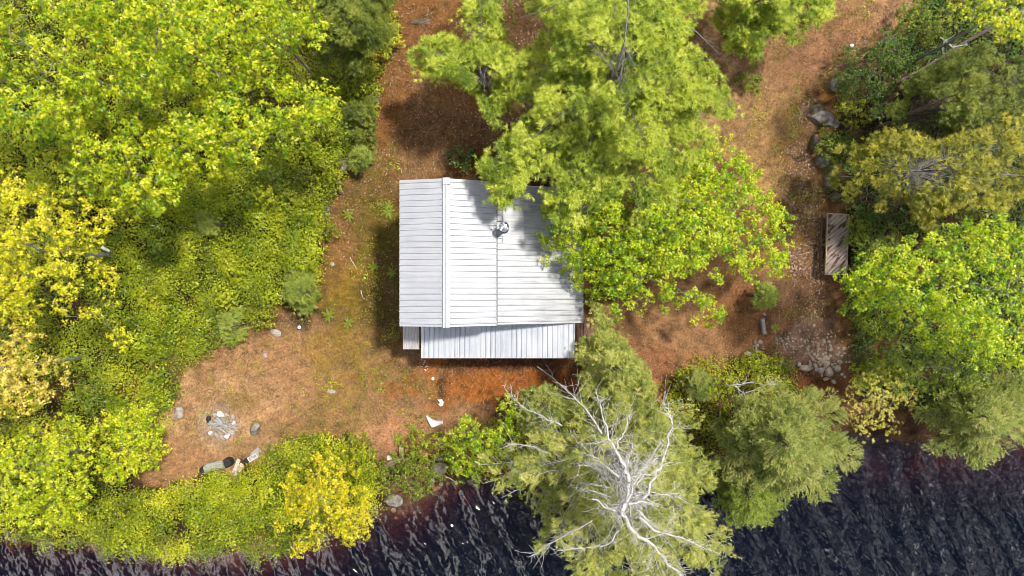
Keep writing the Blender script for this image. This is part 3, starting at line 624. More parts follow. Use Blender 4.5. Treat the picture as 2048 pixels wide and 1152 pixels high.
# flue
def lathe(prof, c, seg=20):
    V, F = [], []; n = len(prof)
    for k in range(seg):
        a = 2*math.pi*k/seg
        for r_, z in prof: V.append((c[0]+r_*math.cos(a), c[1]+r_*math.sin(a), c[2]+z))
    for k in range(seg):
        k2 = (k+1) % seg
        for i in range(n-1): F.append((k*n+i, k2*n+i, k2*n+i+1, k*n+i+1))
    F.append(tuple(k*n+n-1 for k in range(seg)))
    return V, F
fx, fy = float(at(1008.5, 0, 3.16)[0]), float(at(0, 459, 3.16)[1])
zf = ZS+.03+(ZE-ZS)*(fx-XU)/(XE-XU)
ch = part('chimney', [lathe([(.16,-.12),(.155,.03),(.125,.09),(.12,.10),(.12,.62),(.135,.63),(.135,.66),(.12,.67),(.12,.98),(.0001,.98)], (fx, fy, zf), 24)], M['pipe'], cab, smooth=False)
for o in (part('flashing', [obox((fx-.02, fy, zf+.036), (.24,0,-.24*.4), (0,.235,0), (0,0,.004))], M['flashing'], cab),
          part('rain_cap', [lathe([(.001,1.0),(.165,1.0),(.172,1.03),(.165,1.055),(.10,1.10),(.0001,1.12)], (fx, fy, zf), 24)], M['steel'], cab),
          *[part('bracket', [obox((fx+.135*math.cos(a), fy+.135*math.sin(a), zf+.95), (.01,0,0), (0,.01,0), (0,0,.07))], M['steel'], cab) for a in (.5, 2.6, 4.7)]):
    o.parent = ch; o.location = (0, 0, 0)
vx, vy = float(at(986, 0, 3.75)[0]), float(at(0, 457, 3.75)[1]); zv = ZU+(ZR-ZU)*(XU-vx)/(XU-XR)
part('roof_vent', [obox((vx, vy, zv+.05), (.10,0,-.048), (0,.07,0), (0,0,.012)), lathe([(.035,0),(.035,.16),(.0001,.16)], (vx-.02, vy, zv+.03), 12), lathe([(.022,0),(.022,.12),(.0001,.12)], (vx+.06, vy-.03, zv), 10)], M['flashing'], cab, .003)
# patch plates let into the lower slope
sl3 = np.array([1, 0, (ZE-ZS-.05)/(XE-XU+.12)]); sl3 /= np.linalg.norm(sl3)
def onslope(x, y, h_=.034): return np.array([x, y, ZS+.05+(x-XU+.12)*(ZE-ZS-.05)/(XE-XU+.12)+h_])
part('roof_patch', [obox(onslope(.05, 2.2), sl3*.41, (0,.62,0), (0,0,.004))], M['roofold'], cab)

# ------------------------------------------------------------------ stones and small things
def rock_mesh(name, seed, sx, sy, sz, cuts=9, sub=3, rough=.06, cut=.72):
    bm = bmesh.new(); bmesh.ops.create_icosphere(bm, subdivisions=sub, radius=1); r = RS(seed)
    P = np.array([v.co for v in bm.verts]); ns = norm(r.normal(0, 1, (cuts, 3)))
    for n_ in ns:
        d_ = cut+.25*r.rand(); s_ = P@n_; P = P-np.maximum(s_-d_, 0)[:, None]*n_
    P = P*(1+rough*(vnoise(P[:, 0]*2.5+seed, P[:, 1]*2.5+P[:, 2]*1.7, seed)-.5)[:, None]*2)
    P = P*np.array([sx, sy, sz])
    for v, q in zip(bm.verts, P): v.co = q
    me = bpy.data.meshes.new(name); bm.to_mesh(me); bm.free(); return me
def rock(name, label, cat, px, py, wpx, hpx, ht, mat, seed, rot=0, group=None, sink=.3, sub=3, cut=.72, **kw):
    P = gat(px, py)
    k = S*(H-P[2])/H
    me = rock_mesh(name, seed, wpx*k/2*1.1, hpx*k/2*1.1, ht/2*1.15, sub=sub, cut=cut, **kw)
    o = link(name, me, M[mat], None, P+np.array([0, 0, ht*(.5-sink)])); o.rotation_euler.z = math.radians(rot)
    return tag(o, label, cat, group)
def stones(name, label, cat, spots, mats, protos, group):
    ms = []
    for k in range(protos):
        me = rock_mesh(name, 300+k+len(spots), 1, .8, .6, cuts=11, sub=2, cut=.52); me.materials.append(M[mats[k % len(mats)]]); ms.append(me)
    for i, (px, py, s_) in enumerate(spots):
        P = gat(px, py); o = bpy.data.objects.new(name, ms[i % protos]); COL.objects.link(o)
        q = s_*S/2*1.15; o.location = P+np.array([0, 0, q*.15]); o.scale = (q, q, q); o.rotation_euler = (random.uniform(-.3, .3), random.uniform(-.3, .3), random.uniform(0, 6.28))
        tag(o, label, cat, group)
rock('boulder', 'squarish pale grey boulder left of the fire pit', 'boulder', 360, 825, 19, 23, .34, 'rockpale', 11, 5, cut=.8)
rock('boulder', 'oval grey boulder standing right of the fire pit', 'boulder', 512, 857, 17, 26, .42, 'rock', 12, -20)
rock('boulder', 'grey boulder half hidden in bushes west of the cabin path', 'boulder', 689, 326, 27, 44, .5, 'rock', 13, -20)
rock('boulder', 'small grey boulder at the edge of the path below the larger path boulder', 'boulder', 652, 425, 20, 26, .3, 'rockmoss', 14, -25)
rock('boulder', 'low dark boulder in the path edge between two grey ones', 'boulder', 680, 382, 16, 12, .25, 'rockmoss', 15)
rock('boulder', 'mossy flat boulder buried at the top of the brown path', 'boulder', 842, 43, 40, 10, .1, 'rockmoss', 16, 8, sink=.45)
rock('boulder', 'low dark stone beside the bushes near the upper path bend', 'boulder', 748, 195, 24, 26, .3, 'rockmoss', 17)
rock('boulder', 'pale flat stone in the bushes above the path boulder', 'boulder', 736, 205, 18, 10, .22, 'rock', 18)
rock('rock_outcrop', 'broad grey granite outcrop at the right edge of the track', 'rock', 1650, 240, 70, 34, .5, 'rock', 19, -14, cut=.62, sink=.42)
rock('rock_outcrop', 'dark mossy granite hump just above the broad outcrop', 'rock', 1632, 224, 40, 26, .5, 'rockmoss', 20, 20, sink=.5)
rock('boulder', 'long pale boulder under the shrubs by the upper track', 'boulder', 1778, 82, 44, 17, .4, 'rockpale', 21, 18)
rock('boulder', 'mossy long boulder at the top end of the track edge', 'boulder', 1824, 34, 42, 14, .35, 'rockmoss', 22, 30)
rock('boulder', 'grey boulder beside the dark shrub above the outcrop', 'boulder', 1666, 172, 18, 26, .4, 'rock', 23, -15)
rock('boulder', 'narrow boulder below the outcrop on the track edge', 'boulder', 1627, 288, 16, 36, .5, 'rockmoss', 24, -8)
rock('boulder', 'angular grey boulder midway between outcrop and wooden platform', 'boulder', 1643, 322, 26, 30, .5, 'rock', 25, -25)
rock('boulder', 'rounded grey boulder just above the wooden platform', 'boulder', 1660, 360, 24, 36, .5, 'rock', 26, -10)
rock('boulder', 'small boulder touching the top of the wooden platform', 'boulder', 1668, 396, 22, 20, .4, 'rockmoss', 27)
rock('boulder', 'low mossy boulder in the upper track edge shrubs', 'boulder', 1742, 108, 26, 11, .3, 'rockmoss', 28, 35)
rock('shore_boulder', 'pale grey boulder at the waterline under the dark round bush', 'boulder', 788, 999, 38, 22, .45, 'rock', 29, -12)
rock('shore_boulder', 'grey boulder in shade between the shore bushes', 'boulder', 882, 880, 24, 14, .4, 'rock', 30, 8)
rock('shore_boulder', 'grey shore boulder above the small pale stone', 'boulder', 878, 938, 34, 26, .4, 'rock', 31, 30)
rock('shore_stone', 'small pale square stone at the lake edge', 'stone', 871, 949, 11, 10, .22, 'rockpale', 32, 20)
rock('shore_boulder', 'dark grey boulder among lime leaves by the cove', 'boulder', 875, 914, 22, 12, .35, 'rock', 33)
rock('shore_stone', 'tan stone showing in the lime shore bush', 'stone', 916, 938, 13, 9, .4, 'rocktan', 34)
rock('white_rock', 'chalk white boomerang shaped rock on the bare dirt', 'rock', 862, 842, 12, 27, .16, 'rockwhite', 35, -48, cut=.85)
bpy.data.objects.remove(bpy.data.objects['white_rock'])
def slab(name, label, cat, pts, z, th, mat):
    P = gat([p[0] for p in pts], [p[1] for p in pts]); n = len(P); c = P.mean(0); g = float(gz(c[0], c[1]))
    bm = bmesh.new(); lo = [bm.verts.new((p[0]-c[0], p[1]-c[1], z-.04)) for p in P]
    mid = [bm.verts.new(((p[0]-c[0])*1.03, (p[1]-c[1])*1.03, z+th*.5)) for p in P]; hi = [bm.verts.new(((p[0]-c[0])*.86, (p[1]-c[1])*.86, z+th*(.85+.25*random.random()))) for p in P]
    bm.faces.new(lo[::-1]); bm.faces.new(hi)
    for a, b_ in ((lo, mid), (mid, hi)):
        for i in range(n): bm.faces.new((a[i], a[(i+1) % n], b_[(i+1) % n], b_[i]))
    bmesh.ops.recalc_face_normals(bm, faces=bm.faces[:]); bmesh.ops.triangulate(bm, faces=bm.faces[:])
    me = bpy.data.meshes.new(name); bm.to_mesh(me); bm.free()
    return tag(link(name, me, M[mat], None, (c[0], c[1], g)), label, cat)
slab('white_rock', 'chalk white boomerang shaped rock on the bare dirt', 'rock', [(852,831),(856,831),(865,838),(873,841),(886,841),(886,847),(878,850),(868,854),(863,854),(860,849),(856,841)], 0, .15, 'rockwhite')
slab('white_rock', 'small white hooked rock above the boomerang shaped one', 'rock', [(875,799),(884,798),(888,804),(886,811),(881,813),(876,808),(881,805)], 0, .12, 'rockwhite')
rock('white_stone', 'round white stone on orange dirt below the porch', 'stone', 866, 757, 6, 7, .1, 'rockwhite', 36)
rock('stone', 'small white stone on the upper track', 'stone', 1703, 92, 8, 9, .12, 'rockwhite', 37)
rock('stone', 'flat square stone on the grass west of the cabin', 'stone', 665, 528, 9, 9, .08, 'rocktan', 38, 40)
rock('boulder', 'low mossy grey rocks where bushes meet the clearing', 'boulder', 552, 666, 22, 14, .2, 'rockpale', 39, -15)
rock('stone', 'pale stone in the clearing above the fire pit left', 'stone', 531, 711, 10, 9, .1, 'rockpale', 40)
rock('stone', 'pale flat stone in the clearing near the dry grass', 'stone', 663, 783, 16, 8, .06, 'rockpale', 41)
r = RS(77)
stones('gravel_chip', 'tiny white chip in the scatter by the porch corner', 'stone', [(848+r.normal(0, 9), 734+r.normal(0, 8), r.uniform(1.5, 3.6)) for i in range(24)], ['rockwhite', 'rockpale'], 3, 'white chips scattered by the porch corner')
# fire pit
spots = []
for i in range(13):
    a = -2.1+i*.46; rr = 25+r.normal(0, 2.2)
    spots.append((444+rr*math.cos(a)*1.02, 851+rr*math.sin(a)*.92, r.uniform(10.5, 16)))
stones('fire_ring_stone', 'pale stone in the ring of the fire pit', 'stone', spots, ['rockpale', 'rockwhite', 'rocktan'], 6, 'stones ringing the fire pit')
stk = [((421,847),(452,846),5),((432,838),(458,856),4),((436,846),(466,852),4),((440,852),(458,866),4),((434,834),(449,848),6),((446,845),(462,860),3),((430,852),(455,843),3)]
for i, (p0, p1, w_) in enumerate(stk):
    A, B = gat(*p0), gat(*p1); c = (A+B)/2; c[2] += .09+.035*(i % 4); d = (B-A)/2
    u = np.array([d[0], d[1], .04*(-1)**i]); v = norm(np.cross([0, 0, 1], u))*w_*S*.42
    o = part('burnt_stick', [obox((0,0,0), u, v, (0, 0, w_*S*.33))], M['ashwood'], None, .008); o.location = c
    tag(o, 'ash grey burnt stick lying across the fire pit', 'stick', 'burnt sticks in the fire pit')
rock('charred_stone', 'charred black stone at the fire pit rim', 'stone', 418, 838, 9, 14, .14, 'char', 44)
# log bench
P = gat(433, 930); bench = empty('log_bench', P); tag(bench, 'pale grey log bench resting on two charred black stumps', 'bench')
A, B = gat(417, 934), gat(455, 924); d = norm((B-A)*np.array([1, 1, 0])); sd = np.array([-d[1], d[0], 0]); Ln = np.linalg.norm(B-A)
V, F = [], []; sg, rn_ = 14, 9
for i in range(rn_):
    t = i/(rn_-1)
    for k in range(sg):
        a = 2*math.pi*k/sg; rr = .165+.008*math.sin(5*t+2*a)+(0 if 0 < i < rn_-1 else -.02)
        V.append(A+d*Ln*t+sd*(rr*math.cos(a)+.03*math.sin(math.pi*t))+np.array([0, 0, .36+rr*.62*math.sin(a)]))
for i in range(rn_-1):
    for k in range(sg): F.append((i*sg+k, i*sg+(k+1) % sg, (i+1)*sg+(k+1) % sg, (i+1)*sg+k))
F += [tuple(range(sg))[::-1], tuple((rn_-1)*sg+k for k in range(sg))]
part('seat', [(V, F)], M['driftwood'], bench, smooth=False)
for px, py, rr in ((413.5,936.5,.165),(459.5,922.5,.19)):
    q = gat(px, py); part('stump', [lathe([(rr,-.05),(rr*1.02,.1),(rr*.98,.30),(rr*.75,.36),(.0001,.38)], q, 14)], M['char'], bench)
for i, (p0, p1, w_) in enumerate([((468,945),(479,918),7),((473,947),(486,926),7),((472,950),(489,930),6),((476,940),(491,929),6),((480,931),(478,918),5)]):
    A, B = gat(*p0), gat(*p1); c = (A+B)/2; c[2] += .05+.035*i; d_ = (B-A)/2; v = norm(np.cross([0,0,1], d_))*w_*S/2
    o = part('split_board', [obox((0,0,0), d_+np.array([0,0,.01*i]), v, (0,0,.016))], M['board'], None, .006); o.location = c
    tag(o, 'pale split board in the loose pile beside the log bench', 'board', 'pale split boards beside the bench')
def board(name, label, cat, p0, p1, wpx, th, z, mat, bev=.006, dz=0):
    A, B = gat(*p0), gat(*p1); c = (A+B)/2; c[2] = max(A[2], B[2])+z; d_ = (B-A)/2; d_[2] = dz; v = norm(np.cross([0,0,1], d_))*wpx*S/2
    o = part(name, [obox((0,0,0), d_, v, (0,0,th/2))], M[mat], None, bev); o.location = c
    return tag(o, label, cat)
board('plank', 'short grey plank lying behind the cinder block', 'plank', (505,912), (521,897), 11, .05, .06, 'ashwood')
# cinder block with its two holes
A, B = gat(502,917), gat(516,909); d_ = norm((B-A)*np.array([1,1,0])); v = np.array([-d_[1], d_[0], 0]); c = (A+B)/2; c[2] += .12
o = part('cinder_block', [obox(v*s_*.085, d_*.20, v*.018, (0,0,.10)) for s_ in (-1, 1)]+[obox(d_*s_*.18, d_*.02, v*.067, (0,0,.0985)) for s_ in (-1, 0, 1)]+[obox((0,0,-.085), d_*.16, v*.067, (0,0,.01))], M['concrete'], None)
o.location = c; tag(o, 'pale concrete cinder block with two square holes near the boards', 'cinder block')
rock('burnt_log', 'dark charred log end between boards and cinder block', 'log', 495, 921, 18, 10, .2, 'char', 45, 20)
board('timber', 'upright running weathered timber at the path end by the shore', 'timber', (803,887), (804,918), 9, .12, .06, 'timber')
board('timber', 'weathered timber laid at an angle below the other timber', 'timber', (770,934), (800,917), 9, .11, .05, 'timber')
board('flat_block', 'small pale square block beside the two timbers', 'block', (775,915), (784,915), 9, .07, .04, 'concrete')
board('log_post', 'dark grey squared post lying by the right stones', 'post', (1522,637), (1526,668), 7, .2, .12, 'ashwood')
o = part('tin_can', [lathe([(.075,0),(.075,.16),(.068,.165),(.066,.13),(.0001,.13)], (0,0,0), 16)], M['steel'], None); o.location = gat(601, 654); tag(o, 'small shiny tin can standing at the clearing edge', 'can')
# wooden platform
zp = .62
P = gat(1673, 485); plat = empty('wooden_platform', P); tag(plat, 'weathered wooden platform of diagonal boards with brown stains', 'platform')
c4 = [at(1657,429,zp)[:2], at(1697,429,zp)[:2], at(1693,548,zp)[:2], at(1652,548,zp)[:2]]
cx_ = (c4[0]+c4[1]+c4[2]+c4[3])/4
yx = norm((c4[0]+c4[1]-c4[2]-c4[3])); xx = np.array([yx[1], -yx[0]]); hw = .39; hl = np.linalg.norm(c4[0]-c4[3])/2
bd = norm(xx+yx*.95); bn = np.array([-bd[1], bd[0]])
pcs = []; q = -2.0; rr_ = RS(5)
while q < 2.0:
    # clip the board's centre line to the frame rectangle
    ts = []
    for w_ in (-.053, .053):
        t0, t1 = -9, 9
        for ax_, hh in ((xx, hw), (yx, hl)):
            a_ = bn@ax_*(q+w_); b_ = bd@ax_
            lo_, hi_ = sorted(((-hh-a_)/b_, (hh-a_)/b_)); t0, t1 = max(t0, lo_), min(t1, hi_)
        ts.append((t0, t1))
    if ts[0][0] < ts[0][1]-.02 and ts[1][0] < ts[1][1]-.02:
        zz = zp+rr_.uniform(-.004, .004)
        pts = [cx_+bn*(q-.053)+bd*ts[0][0], cx_+bn*(q-.053)+bd*ts[0][1], cx_+bn*(q+.053)+bd*ts[1][1], cx_+bn*(q+.053)+bd*ts[1][0]]
        V = [(*p_, zz-.03) for p_ in pts]+[(*p_, zz) for p_ in pts]
        pcs.append((V, [(0,3,2,1),(4,5,6,7),(0,1,5,4),(1,2,6,5),(2,3,7,6),(3,0,4,7)]))
    q += .126
m, nt, out = new_mat('stained_platform_board'); L = nt.links.new
tc = N(nt, 'ShaderNodeTexCoord'); mp = N(nt, 'ShaderNodeMapping'); mp.inputs['Rotation'].default_value = (0,0,-math.atan2(bd[1], bd[0])); mp.inputs['Scale'].default_value = (1,1,1)
L(tc.outputs['Object'], mp.inputs[0]); mp2 = N(nt, 'ShaderNodeMapping'); mp2.inputs['Scale'].default_value = (.8, 9, 1); L(mp.outputs[0], mp2.inputs[0])
n1 = N(nt, 'ShaderNodeTexNoise'); n1.inputs['Scale'].default_value = 3; n1.inputs['Detail'].default_value = 7; L(mp2.outputs[0], n1.inputs['Vector'])
r1 = ramp(nt, [(.3, (.10,.07,.055)), (.5, (.20,.155,.13)), (.68, (.29,.235,.205))]); L(n1.outputs[0], r1.inputs[0])
mp3 = N(nt, 'ShaderNodeMapping'); mp3.inputs['Scale'].default_value = (2.2, 5, 1); L(mp.outputs[0], mp3.inputs[0])
n2 = N(nt, 'ShaderNodeTexNoise'); n2.inputs['Scale'].default_value = 1.3; n2.inputs['Detail'].default_value = 4; L(mp3.outputs[0], n2.inputs['Vector'])
r2 = ramp(nt, [(.55, (0,0,0)), (.60, (1,1,1))]); L(n2.outputs[0], r2.inputs[0])
mu = N(nt, 'ShaderNodeMixRGB'); mu.inputs[2].default_value = (.055,.022,.012,1); L(r2.outputs[0], mu.inputs[0]); L(r1.outputs[0], mu.inputs[1])
p = N(nt, 'ShaderNodeBsdfPrincipled'); p.inputs['Roughness'].default_value = .85; L(mu.outputs[0], p.inputs['Base Color']); L(p.outputs[0], out.inputs[0])
part('boards', pcs, m, plat)
X3 = lambda v2, z=0: np.array([v2[0], v2[1], z])
part('frame', [obox(X3(cx_+xx*s_*(hw+.022), zp-.05), X3(xx)*.02, X3(yx)*(hl+.04), (0,0,.05)) for s_ in (-1, 1)]+[obox(X3(cx_+yx*s_*(hl+.022), zp-.05), X3(xx)*hw, X3(yx)*.018, (0,0,.048)) for s_ in (-1, 1)], M['timber'], plat, .004)
for sx in (-1, 1):
    for sy in (-1, 0, 1):
        part('leg', [obox(X3(cx_+xx*sx*(hw-.05)+yx*sy*(hl-.08), zp/2-.05), X3(xx)*.035, X3(yx)*.035, (0,0,zp/2-.03))], M['timber'], plat, .004)
part('side_rail', [obox(X3(cx_-xx*(hw+.10), .26), X3(xx)*.028, X3(yx)*(hl-.02), (0,0,.05))], M['siding'], plat, .005)
# stones by the water on the right
sp = []
for i in range(150):
    x, y = 1642+r.normal(0, 27), 712+r.normal(0, 26)
    if not inpoly(x, y, [(1600,650),(1700,650),(1705,760),(1660,770),(1625,740),(1595,700)]): continue
    sp.append((x, y, r.uniform(4, 9)*(1.25 if y > 715 else .9)))
stones('loose_stone', 'tan stone in the loose pile right of the shore clearing', 'stone', sp, ['rocktan', 'rocktan', 'rockpale', 'rocktan'], 8, 'loose stones piled at the right shore clearing')
sp = [(1582+r.normal(0, 22), 690+r.normal(0, 17), r.uniform(2, 4.6)) for i in range(90)]
stones('gravel_stone', 'little pale stone in the gravel beside the loose pile', 'stone', sp, ['rocktan', 'rockpale'], 4, 'small stones in the gravel patch')
rock('boulder', 'tan rounded boulder at the foot of the loose stones', 'boulder', 1656, 744, 16, 16, .3, 'rocktan', 51, 10)
rock('boulder', 'pale upright boulder left of the tan rounded one', 'boulder', 1640, 742, 10, 13, .28, 'rockpale', 52)
rock('boulder', 'broad white topped boulder below the gravel', 'boulder', 1609, 736, 22, 12, .3, 'rocktan', 53)
rock('boulder', 'grey tan boulder at the lower right of the pile', 'boulder', 1672, 736, 15, 12, .28, 'rocktan', 54)
rock('boulder', 'cream boulder at the lower left of the gravel', 'boulder', 1597, 729, 9, 9, .22, 'rockpale', 55)
stones('grey_stone', 'grey stone in the heap below the squared post', 'stone', [(1509,683,10),(1520,684,11),(1504,694,10),(1513,692,11),(1523,697,9),(1497,707,12),(1516,703,8),(1511,699,9)], ['rock', 'rockpale'], 4, 'grey stones heaped below the squared post')
stones('pale_stone', 'pale stone near the sapling by the squared post', 'stone', [(1528,628,9),(1544,655,9),(1552,678,10),(1561,677,9),(1554,686,7)], ['rockpale'], 3, 'pale stones near the squared post')
stones('sunken_stone', 'rust brown stone under shallow water on the right', 'stone', [(1800,894,12),(1814,888,11),(1826,893,13),(1795,910,11),(1816,911,13),(1829,912,14),(1806,925,13),(1838,905,9),(1820,922,9),(1803,903,8)], ['rockwet'], 4, 'brown stones under the shallows on the right')
sp = [(r.uniform(860, 1000), 960+abs(r.normal(0, 22)), r.uniform(6, 15)) for i in range(46)]+[(r.uniform(760, 850), 1018+abs(r.normal(0, 9)), r.uniform(6, 15)) for i in range(16)]
stones('cove_stone', 'brown stone on the lake bed of the small cove', 'stone', sp, ['rockwet', 'rockwet', 'rocktan'], 5, 'brown stones under the cove water')
sp = [(r.uniform(-5, 190), 1078+abs(r.normal(0, 16)), r.uniform(7, 18)) for i in range(40)]
stones('shallow_stone', 'reddish stone under the shallows at lower left', 'stone', sp, ['rockwet'], 4, 'reddish stones under the lower left shallows')

# dead wood on the ground
def deadwood(name, label, cat, lines, mat='barkpale', sides=6, twigs=0, seed=1, group=None):
    rng = random.Random(seed); w = Wood(); first = None
    for pts, r0, r1 in lines:
        P = [at(x, y, z) for x, y, z in pts]
        if first is None: first = P[0]
        for a_, b_, k in zip(P[:-1], P[1:], range(99)):
            n_ = len(P)-1; w.curve(a_, b_, r0+(r1-r0)*k/n_, r0+(r1-r0)*(k+1)/n_, n=3, wig=.012, rng=rng)
            for _ in range(twigs):
                t = rng.random(); q0 = a_+(b_-a_)*t; dd = norm(np.array([rng.gauss(0,1), rng.gauss(0,1), rng.gauss(.2,.5)]))*rng.uniform(.12, .5)+(b_-a_)*.25
                w.curve(q0, q0+dd, .010, .003, n=3, wig=.02, rng=rng)
    root = empty(name, first); tag(root, label, cat, group); w.build('branch', M[mat], root, sides); return root
deadwood('fallen_branch', 'bare white branch lying on orange dirt under the porch edge', 'branch', [([(1074,733,.12),(1107,757,.3),(1128,775,.5),(1146,790,.9)],.018,.045),([(1107,757,.3),(1103,744,.4),(1090,727,.45)],.014,.006)], twigs=2, seed=3)
deadwood('fallen_branch', 'short pale stick on the ground right of the porch corner', 'branch', [([(1144,749,.06),(1168,748,.1)],.02,.012)], seed=4)
deadwood('fallen_branch', 'forked white branch tips rising left of the shore pine', 'branch', [([(1008,770,1.2),(1014,783,1.4),(1022,795,1.5),(1030,805,1.7)],.012,.028),([(1022,795,1.5),(1024,780,1.7),(1022,766,1.8)],.016,.006)], twigs=2, seed=5)
deadwood('fallen_branch', 'thin pale stick reaching into the cove water', 'branch', [([(884,950,-.3),(905,960,-.42),(915,967,-.47)],.02,.01)], seed=6)
deadwood('fallen_tree', 'dark fallen trunk with dead twigs in the upper right woods', 'trunk', [([(1792,166,.9),(1850,135,1.1),(1920,90,1.4),(1990,52,1.7),(2060,10,1.9)],.055,.08)], 'barkdark', twigs=5, seed=7)
deadwood('stranded_branch', 'tangle of grey dead twigs above the fallen trunk', 'branch', [([(1880,75,1.2),(1905,95,1.4),(1935,88,1.5)],.03,.012),([(1870,120,1.2),(1900,110,1.3),(1930,100,1.6)],.03,.01)], 'barkpale', twigs=9, seed=8)
deadwood('fallen_branch', 'curved dead branches on the shore beside the right conifer', 'branch', [([(1452,768,.9),(1475,775,1.1),(1490,790,1.2)],.03,.015),([(1470,770,.8),(1500,765,1.0),(1530,770,1.1),(1560,768,1.2)],.025,.01),([(1480,790,1),(1520,775,1.2),(1545,765,1.4)],.02,.008)], twigs=6, seed=9)
deadwood('fallen_branch', 'pale straight stick lying in the grass west of the cabin', 'branch', [([(700,514,.05),(713,538,.05)],.018,.01)], 'board', seed=10)
deadwood('fallen_branch', 'pale forked stick on the moss left of the cabin wall', 'branch', [([(722,580,.05),(727,598,.05)],.02,.01)], 'board', seed=11)
deadwood('fallen_branch', 'pale grey log among the bushes beside the yellow oak', 'log', [([(203,494,.9),(219,503,.8)],.07,.06)], seed=12)
deadwood('fallen_branch', 'brown log edge in the dirt at the clearing lower left', 'log', [([(255,985,.05),(300,989,.06),(338,982,.06)],.02,.015)], 'bark', seed=13)

# ------------------------------------------------------------------ trees
B = broadleaf; Cn = conifer
# upper left oaks
G = 'oaks of the upper left wood'
B('oak_tree', 'lime green oak filling the top left corner', 'tree', (90,110), [(-120,-90),(80,-110),(190,-60),(215,40),(205,130),(215,225),(150,285),(40,300),(-60,290),(-130,120)], 5.0, 8.6, 'oak', prof=.33, lump=1.0, seed=11, leaf=.145, per=44, nlobe=9, group=G, spacing=27)
B('oak_tree', 'lime green oak at the top edge right of the corner oak', 'tree', (330,70), [(215,-100),(440,-100),(470,30),(450,130),(400,200),(300,215),(225,200),(205,80)], 4.6, 8.0, 'oak', prof=.33, lump=1.0, seed=12, leaf=.145, per=44, nlobe=9, group=G, spacing=27)
B('oak_tree', 'green oak with a ragged right side facing the dark conifer', 'tree', (545,60), [(455,-90),(600,-90),(615,-20),(645,40),(655,95),(640,120),(600,85),(560,110),(520,170),(470,140),(460,30)], 4.2, 7.0, 'oak', prof=.33, lump=1.0, seed=13, leaf=.145, per=44, nlobe=9, group=G, spacing=26)
B('oak_tree', 'broad green oak in the middle of the upper left wood', 'tree', (420,250), [(300,205),(400,190),(470,130),(560,150),(640,170),(690,200),(660,250),(590,290),(540,310),(500,340),(430,370),(385,350),(310,330),(285,270)], 3.8, 6.6, 'oak', prof=.33, lump=1.0, seed=14, leaf=.145, per=44, nlobe=9, group=G, spacing=25)
B('oak_tree', 'oak whose bare grey limb shows through a gap in its leaves', 'tree', (210,330), [(60,270),(150,240),(230,215),(300,215),(320,300),(385,365),(330,430),(255,425),(190,400),(120,390),(40,350)], 3.8, 6.6, 'oak', prof=.33, lump=1.0, seed=15, leaf=.145, per=44, nlobe=9, group=G, spacing=27, gap=.47)
G = 'yellow oaks of the left edge'
B('yellow_oak_tree', 'bright yellow oak on the left edge above the golden oak', 'tree', (80,500), [(-120,370),(-10,330),(60,350),(130,380),(215,385),(225,430),(200,490),(215,520),(240,560),(230,600),(268,655),(262,690),(220,710),(190,690),(160,660),(120,640),(60,640),(-20,640),(-120,620)], 3.6, 6.6, 'yoak', seed=16, group=G, spacing=25, leaf=.115, per=46)
B('golden_oak_tree', 'golden orange oak on the left edge', 'tree', (40,735), [(-110,640),(-20,640),(60,650),(110,690),(145,740),(130,770),(100,810),(50,825),(-40,830),(-110,800)], 3.2, 5.4, 'goak', seed=17, group=G, spacing=24, leaf=.12)
B('young_oak_tree', 'lime yellow oak at the lower left corner over the shore', 'tree', (60,940), [(-110,830),(0,815),(90,850),(150,830),(195,860),(185,930),(190,990),(165,1020),(110,1060),(50,1068),(-20,1050),(-110,1060)], 2.8, 4.8, 'lime', seed=18, spacing=22, leaf=.12)
B('maple_sapling', 'small lime yellow maple beside the bare clearing on the left', 'sapling', (258,885), [(195,840),(240,815),(285,810),(318,850),(330,905),(300,940),(270,948),(240,975),(205,960),(190,910)], 1.6, 3.0, 'lime', seed=19, spacing=17, leaf=.12, cr=.3, layers=(0,.6), per=34)
B('maple_sapling', 'little lime sapling above the small yellow maple', 'sapling', (295,830), [(270,815),(300,805),(322,830),(315,850),(285,850)], 1.4, 2.2, 'lime', seed=20, spacing=14, leaf=.11, cr=.25, layers=(0,.5), per=24)
B('yellow_birch_tree', 'bright yellow birch leaning over the water at lower centre left', 'tree', (655,1000), [(560,975),(585,930),(620,925),(640,900),(690,910),(725,940),(745,980),(738,1030),(743,1060),(700,1090),(660,1060),(640,1095),(590,1118),(560,1095),(552,1060),(575,1020)], 1.6, 4.2, 'birch', seed=21, spacing=16, leaf=.11, cr=.28, layers=(0,.7,1.3), per=34, base=(660,975))
# right hand broadleaves
B('maple_tree', 'lime maple overhanging the right side of the cabin roof', 'tree', (1370,440), [(1080,395),(1062,425),(1092,445),(1070,480),(1100,490),(1085,530),(1120,525),(1128,565),(1170,580),(1185,610),(1220,610),(1225,640),(1262,650),(1300,600),(1330,645),(1365,615),(1400,655),(1440,690),(1450,655),(1470,640),(1475,600),(1500,600),(1530,560),(1560,565),(1592,510),(1570,480),(1582,440),(1560,395),(1530,380),(1520,340),(1480,300),(1460,275),(1400,290),(1340,330),(1250,380),(1160,380)], 2.5, 5.5, 'maple', seed=22, spacing=21, leaf=.115, cr=.27, base=(1290,480), per=48, prof=.6, lobe=.5, nlobe=5, keep=(1,.9,.8))
B('maple_tree', 'bright lime maple on the right edge reaching over the wooden platform', 'tree', (1890,575), [(1645,540),(1690,545),(1720,510),(1770,500),(1800,480),(1850,475),(1900,445),(1980,430),(2060,440),(2120,500),(2110,700),(2060,740),(2010,730),(1960,750),(1930,700),(1880,720),(1850,690),(1830,660),(1760,665),(1790,630),(1740,610),(1675,625),(1700,585)], 3.6, 7.2, 'maple', seed=23, spacing=22, leaf=.115, cr=.27, base=(1850,570), per=46)
